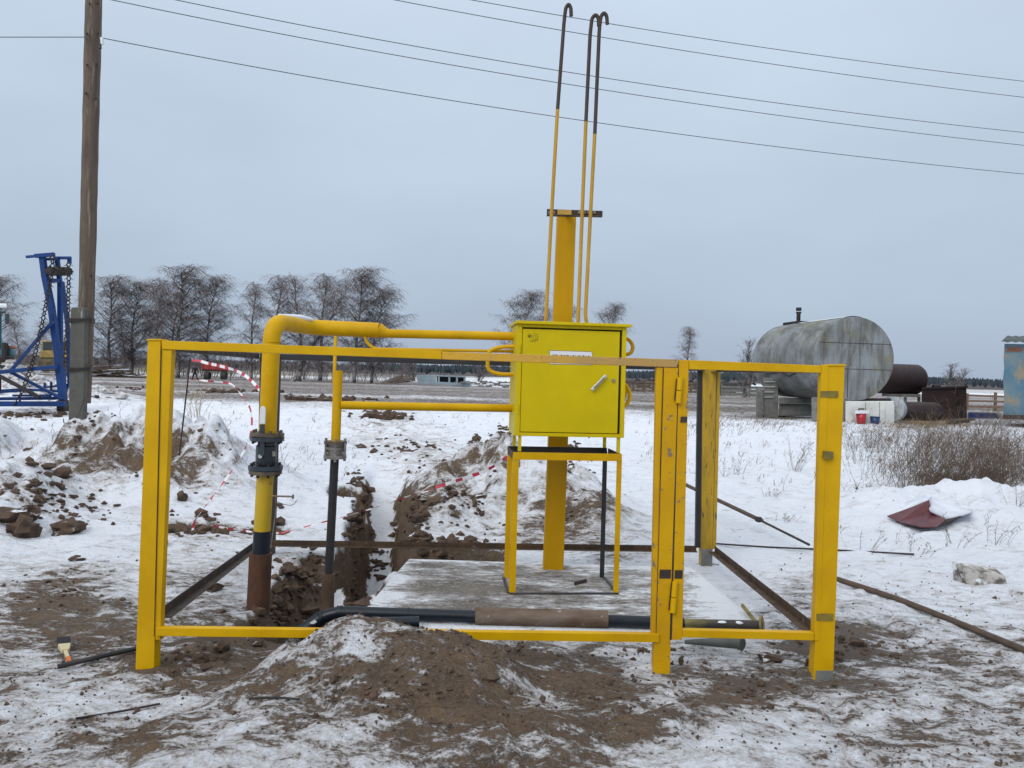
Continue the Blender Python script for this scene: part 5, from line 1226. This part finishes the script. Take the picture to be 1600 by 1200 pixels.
# concrete trough
fb = thing('feed_trough', 'long pale blue-grey trough casing lying in the yard left of the cabinet', 'trough', tuple(P(700, 602, 96)))
MB().front([(653, 599.5), (735, 603.5), (735, 599), (653, 595)], 1.6, 96).build('lower_side', M_greyblue, fb, bevel=.03)
MB().front([(651, 594.8), (681, 596), (681, 585.5), (651, 586)], 1.6, 96.05).build('end_panel', M_greyblue, fb, bevel=.03)
for i, px in enumerate((684, 700.5, 712.5, 724.5)): MB().front([(px, 598.8), (px + 3, 598.9), (px + 3, 588.5), (px, 588.3)], 1.5, 96.1).build('upright', M_greyblue, fb)
MB().front([(681.5, 588.2), (728, 590), (728, 587.5), (681.5, 585.8)], 1.6, 96.05).build('upper_side', M_greyblue, fb, bevel=.03)
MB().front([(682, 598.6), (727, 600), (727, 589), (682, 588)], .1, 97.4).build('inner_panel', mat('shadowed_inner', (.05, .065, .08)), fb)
db = MB(); rn = random.Random(44)
for k in range(150):
    px = rn.uniform(725, 830); p = P(px, 0, rn.uniform(95, 112)); s_ = rn.uniform(.15, .5); z = hz(p.x, p.y)
    db.bar((p.x - s_ * 1.5, p.y, z + rn.uniform(.1, .7)), (p.x + s_ * 1.5, p.y + rn.uniform(-.5, .5), z + rn.uniform(.1, .7)), s_ * .6, s_ * .35, mi=rn.choice((0, 1, 2)))
for k in range(30):
    px = rn.uniform(622, 652); p = P(px, 0, rn.uniform(98, 104)); z = hz(p.x, p.y)
    db.bar((p.x - 1, p.y, z + .2), (p.x + 1.2, p.y, z + rn.uniform(.5, 1.2)), .18, .12, mi=rn.choice((0, 1)))
o = db.build('scrap_debris', [M_plank, M_conc, M_snow]); tag(o, 'snow-dusted scrap and timber debris beside the long trough', 'debris', kind='stuff')
# brushwood heap
bh = MB(); rn = random.Random(45)
for k in range(420):
    px = rn.gauss(175, 26); p = P(px, 0, rn.uniform(98, 108)); l = rn.uniform(.8, 2.6); a = rn.uniform(-.5, .5); zc_ = rn.random() * 1.3 * math.exp(-((px - 172) / 30) ** 2)
    bh.bar((p.x - l * math.cos(a), p.y, hz(p.x, p.y) + zc_), (p.x + l * math.cos(a), p.y + rn.uniform(-.6, .6), hz(p.x, p.y) + zc_ + l * math.sin(a) * .5), .09, .09, mi=0 if rn.random() < .8 else 1)
o = bh.build('brushwood', [M_stick, M_snow]); tag(o, 'dark heap of cut branches under the left birches', 'brushwood', kind='stuff')
# pens on the right
def pen(label, px0, px1, Y, h, grp, seed, rails=3, gap=2.4, pk=False, m=M_plank):
    rn = random.Random(seed); a = P(px0, 590, Y); b = P(px1, 600, Y); L_ = b.x - a.x
    t = thing('plank_fence', label, 'fence', (a.x, a.y, 0), grp); n_ = int(L_ / gap)
    for i in range(n_ + 1):
        x = a.x + L_ * i / n_; MB().box(x - .07, x + .07, Y - .07, Y + .07, -.1, h * rn.uniform(.95, 1.25)).build('fence_post', m, t)
    for r_ in range(rails):
        z = h * (r_ + .7) / rails
        MB().bar((a.x, Y - .09, z), (b.x, Y - .09, z + rn.uniform(-.06, .06)), .04, h / rails * (.8 if pk else .35)).build('rail', m, t)
pen('weathered plank cattle pen seen right of the cabinet', 975, 1140, 88, 1.35, 'cattle pens', 1, 4, 2.2, True)
pen('grey low wall panels of the pen left of the silver tank', 1128, 1215, 80, 1.05, 'cattle pens', 2, 3, 2.8, True, M_conc)
pen('open rail fence between the rusty container and the blue shed', 1512, 1600, 52, 1.15, 'cattle pens', 3, 3, 1.5, False, mat('reddish_rails', (.22, .14, .10), (.14, .09, .07), rough=.9))
def cow(x, y, s, lb):
    t = thing('cow', lb, 'cow', (x, y, 0), 'black cattle in the pen'); V = lambda a, b, c_: Vector((x + a * s, y + b, c_))
    m = MB()
    m.tube([V(-.85, 0, 1.25), V(-.7, 0, 1.1), V(0, 0, 1.0), V(.6, 0, 1.1), V(.85, 0, 1.25), V(1.15, 0, 1.45), V(1.35, 0, 1.4), V(1.6, 0, 1.2)], [.12, .33, .4, .36, .24, .17, .16, .08], 12)
    for a in (-.65, .55):
        for b in (-.2, .2): m.tube([V(a, b, 1.0), V(a - .08, b, .5), V(a, b, 0)], [.14, .07, .06], 8)
    m.tube([V(-.88, 0, 1.3), V(-.98, 0, .6)], [.04, .03], 6)
    for b in (-.16, .16): m.tube([V(1.22, b, 1.52), V(1.2, b * 2, 1.55)], [.05, .02], 6)
    m.build('body', mat('black_hide', (.012, .012, .013), (.02, .018, .018)), t, smooth=True)
rn = random.Random(50)
for i in range(9):
    px = 980 + i * 17.5 + rn.uniform(-4, 4); p = P(px, 600, 90 + rn.uniform(0, 4)); cow(p.x, p.y, rn.choice((-1, 1)), ['leftmost', 'second', 'third', 'fourth', 'fifth', 'sixth', 'seventh', 'eighth', 'last'][i] + ' black cow from the cabinet, behind the plank pen')
for i, px in enumerate((1133, 1141, 1158)): p = P(px, 600, 84); cow(p.x, p.y, (-1, 1, 1)[i], ['leftmost', 'middle', 'rightmost'][i] + ' black cow behind the grey panels left of the tank')

# ------------------------------------------------------------------ trees
def bez(a, d, L_, n_, grav, wind, rn, jit):
    pts = [a.copy()]; d = d.normalized(); p = a.copy()
    for k in range(n_):
        p = p + d * (L_ / n_); pts.append(p.copy())
        d = (d + Vector((wind + rn.uniform(-jit, jit), rn.uniform(-jit, jit), grav + rn.uniform(-jit, jit) * .5))).normalized()
    return pts
def birch(seed, H, wind=.10, spread=.36, stems=1, dens=1.0, frost=False, lean=0.0):
    rn = random.Random(seed); tm = MB(); cm = MB()
    for s_ in range(stems):
        d0 = Vector((lean + (rn.uniform(-.35, .35) if stems > 1 else 0), rn.uniform(-.15, .15), 1)); h = H * (.9 if s_ == 0 else rn.uniform(.65, .85))
        tr_ = bez(Vector((rn.uniform(-.3, .3) * (stems > 1), 0, -.2)), d0, h, 12, .03, wind * .2, rn, .07)
        tm.tube(tr_, [max(.03, .20 * (H / 15) * (1 - i / 12.5)) for i in range(13)], 7)
        nl = int(34 * dens)
        for i in range(nl):
            f = .12 + .88 * (i + rn.random()) / nl; k = f * 11.99; b = tr_[int(k)].lerp(tr_[int(k) + 1], k % 1)
            az = rn.uniform(0, 6.283); el = rn.uniform(.7, 1.6)
            l = h * spread * (.55 + .55 * math.sin(math.pi * min(1, max(0, (f - .12) / .95)))) * rn.uniform(.65, 1.2) * (1 - .55 * f ** 4)
            lb_ = bez(b, Vector((math.cos(az), math.sin(az), el + (1.0 if f > .75 or frost else 0))), l, 6, .05 if frost else -.04, wind * .5, rn, .13)
            tm.tube(lb_, [max(.015, .055 * (1 - j / 6.5)) for j in range(7)], 4, cap=False)
            for s2 in range(9):
                k2 = rn.uniform(.12, 1) * 5.99; b2 = lb_[int(k2)].lerp(lb_[int(k2) + 1], k2 % 1)
                l2 = h * spread * rn.uniform(.2, .42); a2 = rn.uniform(0, 6.283)
                sb = bez(b2, Vector((math.cos(a2), math.sin(a2), rn.uniform(.1, .9))), l2, 4, .04 if frost else -.16, wind * .8, rn, .2)
                ribbon(cm, sb, .025, .014, 0, rn)
                for s3 in range(int(14 * min(1, dens))):
                    k3 = rn.uniform(.1, 1) * 3.99; b3 = sb[int(k3)].lerp(sb[int(k3) + 1], k3 % 1)
                    a3 = rn.uniform(0, 6.283); tw = bez(b3, Vector((math.cos(a3) * .7 + wind * 2, math.sin(a3) * .7, rn.uniform(-.4, .3))), rn.uniform(.5, 1.6) * H / 15, 3, .05 if frost else -.5, wind * (.5 if frost else 1.8), rn, .15)
                    ribbon(cm, tw, .019 if not frost else .012, .009, 1 if rn.random() < (.6 if frost else .36) else 0, rn)
    return tm, cm
PROTO = []
for i, (seed, H, spread, stems, dens, frost, lean) in enumerate([(1, 15, .30, 1, 1.15, False, .03), (2, 16, .27, 2, .75, False, .0), (3, 14, .34, 1, 1.15, False, .08), (4, 15, .20, 1, .85, False, .04), (5, 7, .36, 3, .42, True, .0)]):
    PROTO.append((birch(seed, H, (.07, .05, .09, .02, .02)[i], spread, stems, dens, frost, lean), H))
made = {}
def tree(px, top, base_y, Y, pi, label, grp, flip=1, name='birch_tree', wide=1.0):
    (tm, cm), H = PROTO[pi]; b = P(px, base_y, Y); b.z = hz(b.x, b.y); h = P(px, top, Y).z - b.z; s_ = h / H * 1.05; wide = wide * (1.45 if px < 700 else 1.25)
    if pi not in made:
        t = thing(name, label, 'tree', (0, 0, 0), grp); tm.build('trunk', M_bark, t, smooth=True); cm.build('crown', [M_twig, M_frost], t); made[pi] = t
    else: t = dup(made[pi], (0, 0, 0), label)
    t['group'] = grp; t.location = b; t.scale = (s_ * wide * flip, s_ * wide, s_); t.rotation_euler = (0, 0, 0 if flip == 1 else 0)
    t['label'] = label; return t
G1 = 'birches behind the muddy track at left'; G2 = 'birches in the middle group'; G3 = 'scattered trees on the right'
tree(170, 432, 585, 108, 0, 'leftmost bare birch of the left group, just right of the utility pole', G1, wide=1.05)
tree(205, 440, 585, 112, 2, 'second birch of the left group, above the brushwood heap', G1)
tree(246, 432, 586, 116, 3, 'slim birch between the second and the tallest of the left group', G1)
tree(278, 417, 588, 106, 0, 'tallest dense birch, centre of the left group', G1, wide=1.15)
tree(268, 455, 588, 118, 2, 'birch behind the tallest one of the left group', G1)
tree(322, 432, 588, 108, 2, 'right outermost birch of the left group with a bent top', G1, wide=.8)
tree(190, 470, 588, 118, 1, 'low birch with forked stem deep in the left group', G1)
tree(392, 438, 590, 106, 3, 'leaning slim birch, first of the middle group', G2, wide=.85)
tree(430, 428, 592, 116, 3, 'birch behind the big pipe elbow, second of the middle group', G2, wide=1.1)
tree(462, 420, 592, 104, 1, 'forked birch above the pipe elbow, tallest of the middle group', G2, wide=1.1)
tree(500, 425, 592, 118, 3, 'slim birch behind the forked one in the middle group', G2)
tree(553, 420, 594, 104, 0, 'broad birch standing over the slim riser', G2, wide=1.0)
tree(580, 452, 594, 106, 2, 'windswept right outermost birch of the middle group', G2, wide=.95)
tree(808, 455, 590, 140, 2, 'birch seen left of the square column above the cabinet', G3, wide=1.0)
tree(850, 470, 590, 150, 1, 'birch half hidden by the square column', G3, wide=1.1)
tree(943, 474, 595, 150, 2, 'round birch top right of the vent pipes', G3, wide=.8)
tree(1070, 508, 597, 165, 3, 'lone birch seen above the gate between cabinet and tank', G3, wide=1.15)
tree(1160, 530, 600, 75, 4, 'pale frosted shrubby tree left of the silver tank', G3, wide=.9)
tree(1480, 568, 606, 110, 4, 'pale frosted bush-like tree above the rusty container', G3, wide=1.4)
tree(1507, 583, 607, 130, 4, 'tiny frosted tree right of the bush above the container', G3, flip=-1)
tree(-8, 432, 580, 95, 2, 'birch cut by the left picture edge above the tractor', G1, wide=.8)
tree(27, 495, 575, 190, 1, 'small distant birch right of the tractor cab', G1, wide=1.2)
tree(82, 505, 577, 170, 3, 'distant birch seen through the blue harrow frame', G1, wide=1.2)
tree(745, 552, 590, 150, 4, 'low bare bush above the long trough left of the cabinet', G3, wide=1.6)
tree(650, 556, 588, 150, 4, 'low bare bush left of the long trough', G3, flip=-1, wide=1.6)
# stems under the middle birches
rn = random.Random(77)
def brush_stuff():
    m = MB()
    for k in range(900):
        px = rn.choice((rn.uniform(140, 360), rn.uniform(360, 640), rn.uniform(-40, 140))); Y = rn.uniform(120, 150); b = P(px, 590, Y); b.z = 0
        pts = bez(b, Vector((rn.uniform(-.3, .5), 0, 1)), rn.uniform(1.5, 5.5), 4, -.03, .06, rn, .15); ribbon(m, pts, .05, .02, 0 if rn.random() < .7 else 1, rn)
        for q in range(4):
            p = pts[rn.choice((1, 2, 3))]; ribbon(m, bez(p, Vector((rn.uniform(-1, 1), 0, .6)), rn.uniform(.5, 1.6), 3, -.1, .1, rn, .2), .03, .015, 0, rn)
    return m
o = brush_stuff().build('undergrowth', [M_twig, M_fbush]); tag(o, 'bare undergrowth thicket beneath the birch groups', 'undergrowth', kind='stuff')
# far woods
tw_ = MB(); rn = random.Random(88)
for k in range(7500):
    Y = rn.uniform(900, 1050); x = rn.uniform(-1000, 1150); right = x > -160
    hgt_ = (rn.uniform(10, 13) + 3.0 * float(vnoise(x * .02, 3.0, 5))) * (1 if right else .85); r_ = rn.uniform(1.8, 3.4)
    n_ = 5; vs_ = [(x, Y, hgt_)] + [(x + r_ * math.cos(i * 1.2566 + k), Y + r_ * math.sin(i * 1.2566 + k), hgt_ * .55) for i in range(n_)] + [(x + r_ * 1.1 * math.cos(i * 1.2566 + k), Y + r_ * 1.1 * math.sin(i * 1.2566 + k), 0) for i in range(n_)]
    tw_.add(vs_, [(0, 1 + i, 1 + (i + 1) % n_) for i in range(n_)] + [(1 + i, 6 + i, 6 + (i + 1) % n_, 1 + (i + 1) % n_) for i in range(n_)], 0 if right or rn.random() < .3 else 1)
for k in range(1500):
    Y = rn.uniform(650, 860); x = rn.uniform(-800, 900); hgt_ = rn.uniform(1.5, 4.5) * (.4 + vnoise(x * .012, Y * .01, 9)); r_ = rn.uniform(1.5, 4)
    tw_.add([(x, Y, hgt_), (x - r_, Y - r_, 0), (x + r_, Y - r_, 0), (x + r_, Y + r_, 0), (x - r_, Y + r_, 0)], [(0, 1, 2), (0, 2, 3), (0, 3, 4), (0, 4, 1)], 1)
o = tw_.build('far_woods', [M_pine, M_fbush]); tag(o, 'dark line of distant woods along the horizon', 'woods', kind='stuff')
# fence posts in the far left yard
for i, (px, lb) in enumerate(((360, 'thin grey post by the leaning birch'), (412, 'second thin post behind the main riser'), (262, 'pale post standing under the left birches'))):
    p = P(px, 590, 100 + i * 4); o = MB().tube([(p.x, p.y, -.1), (p.x + .05, p.y, 1.6 if i < 2 else 3.6)], .08, 8).build('yard_post', M_plank if i < 2 else M_pale); tag(o, lb, 'post')
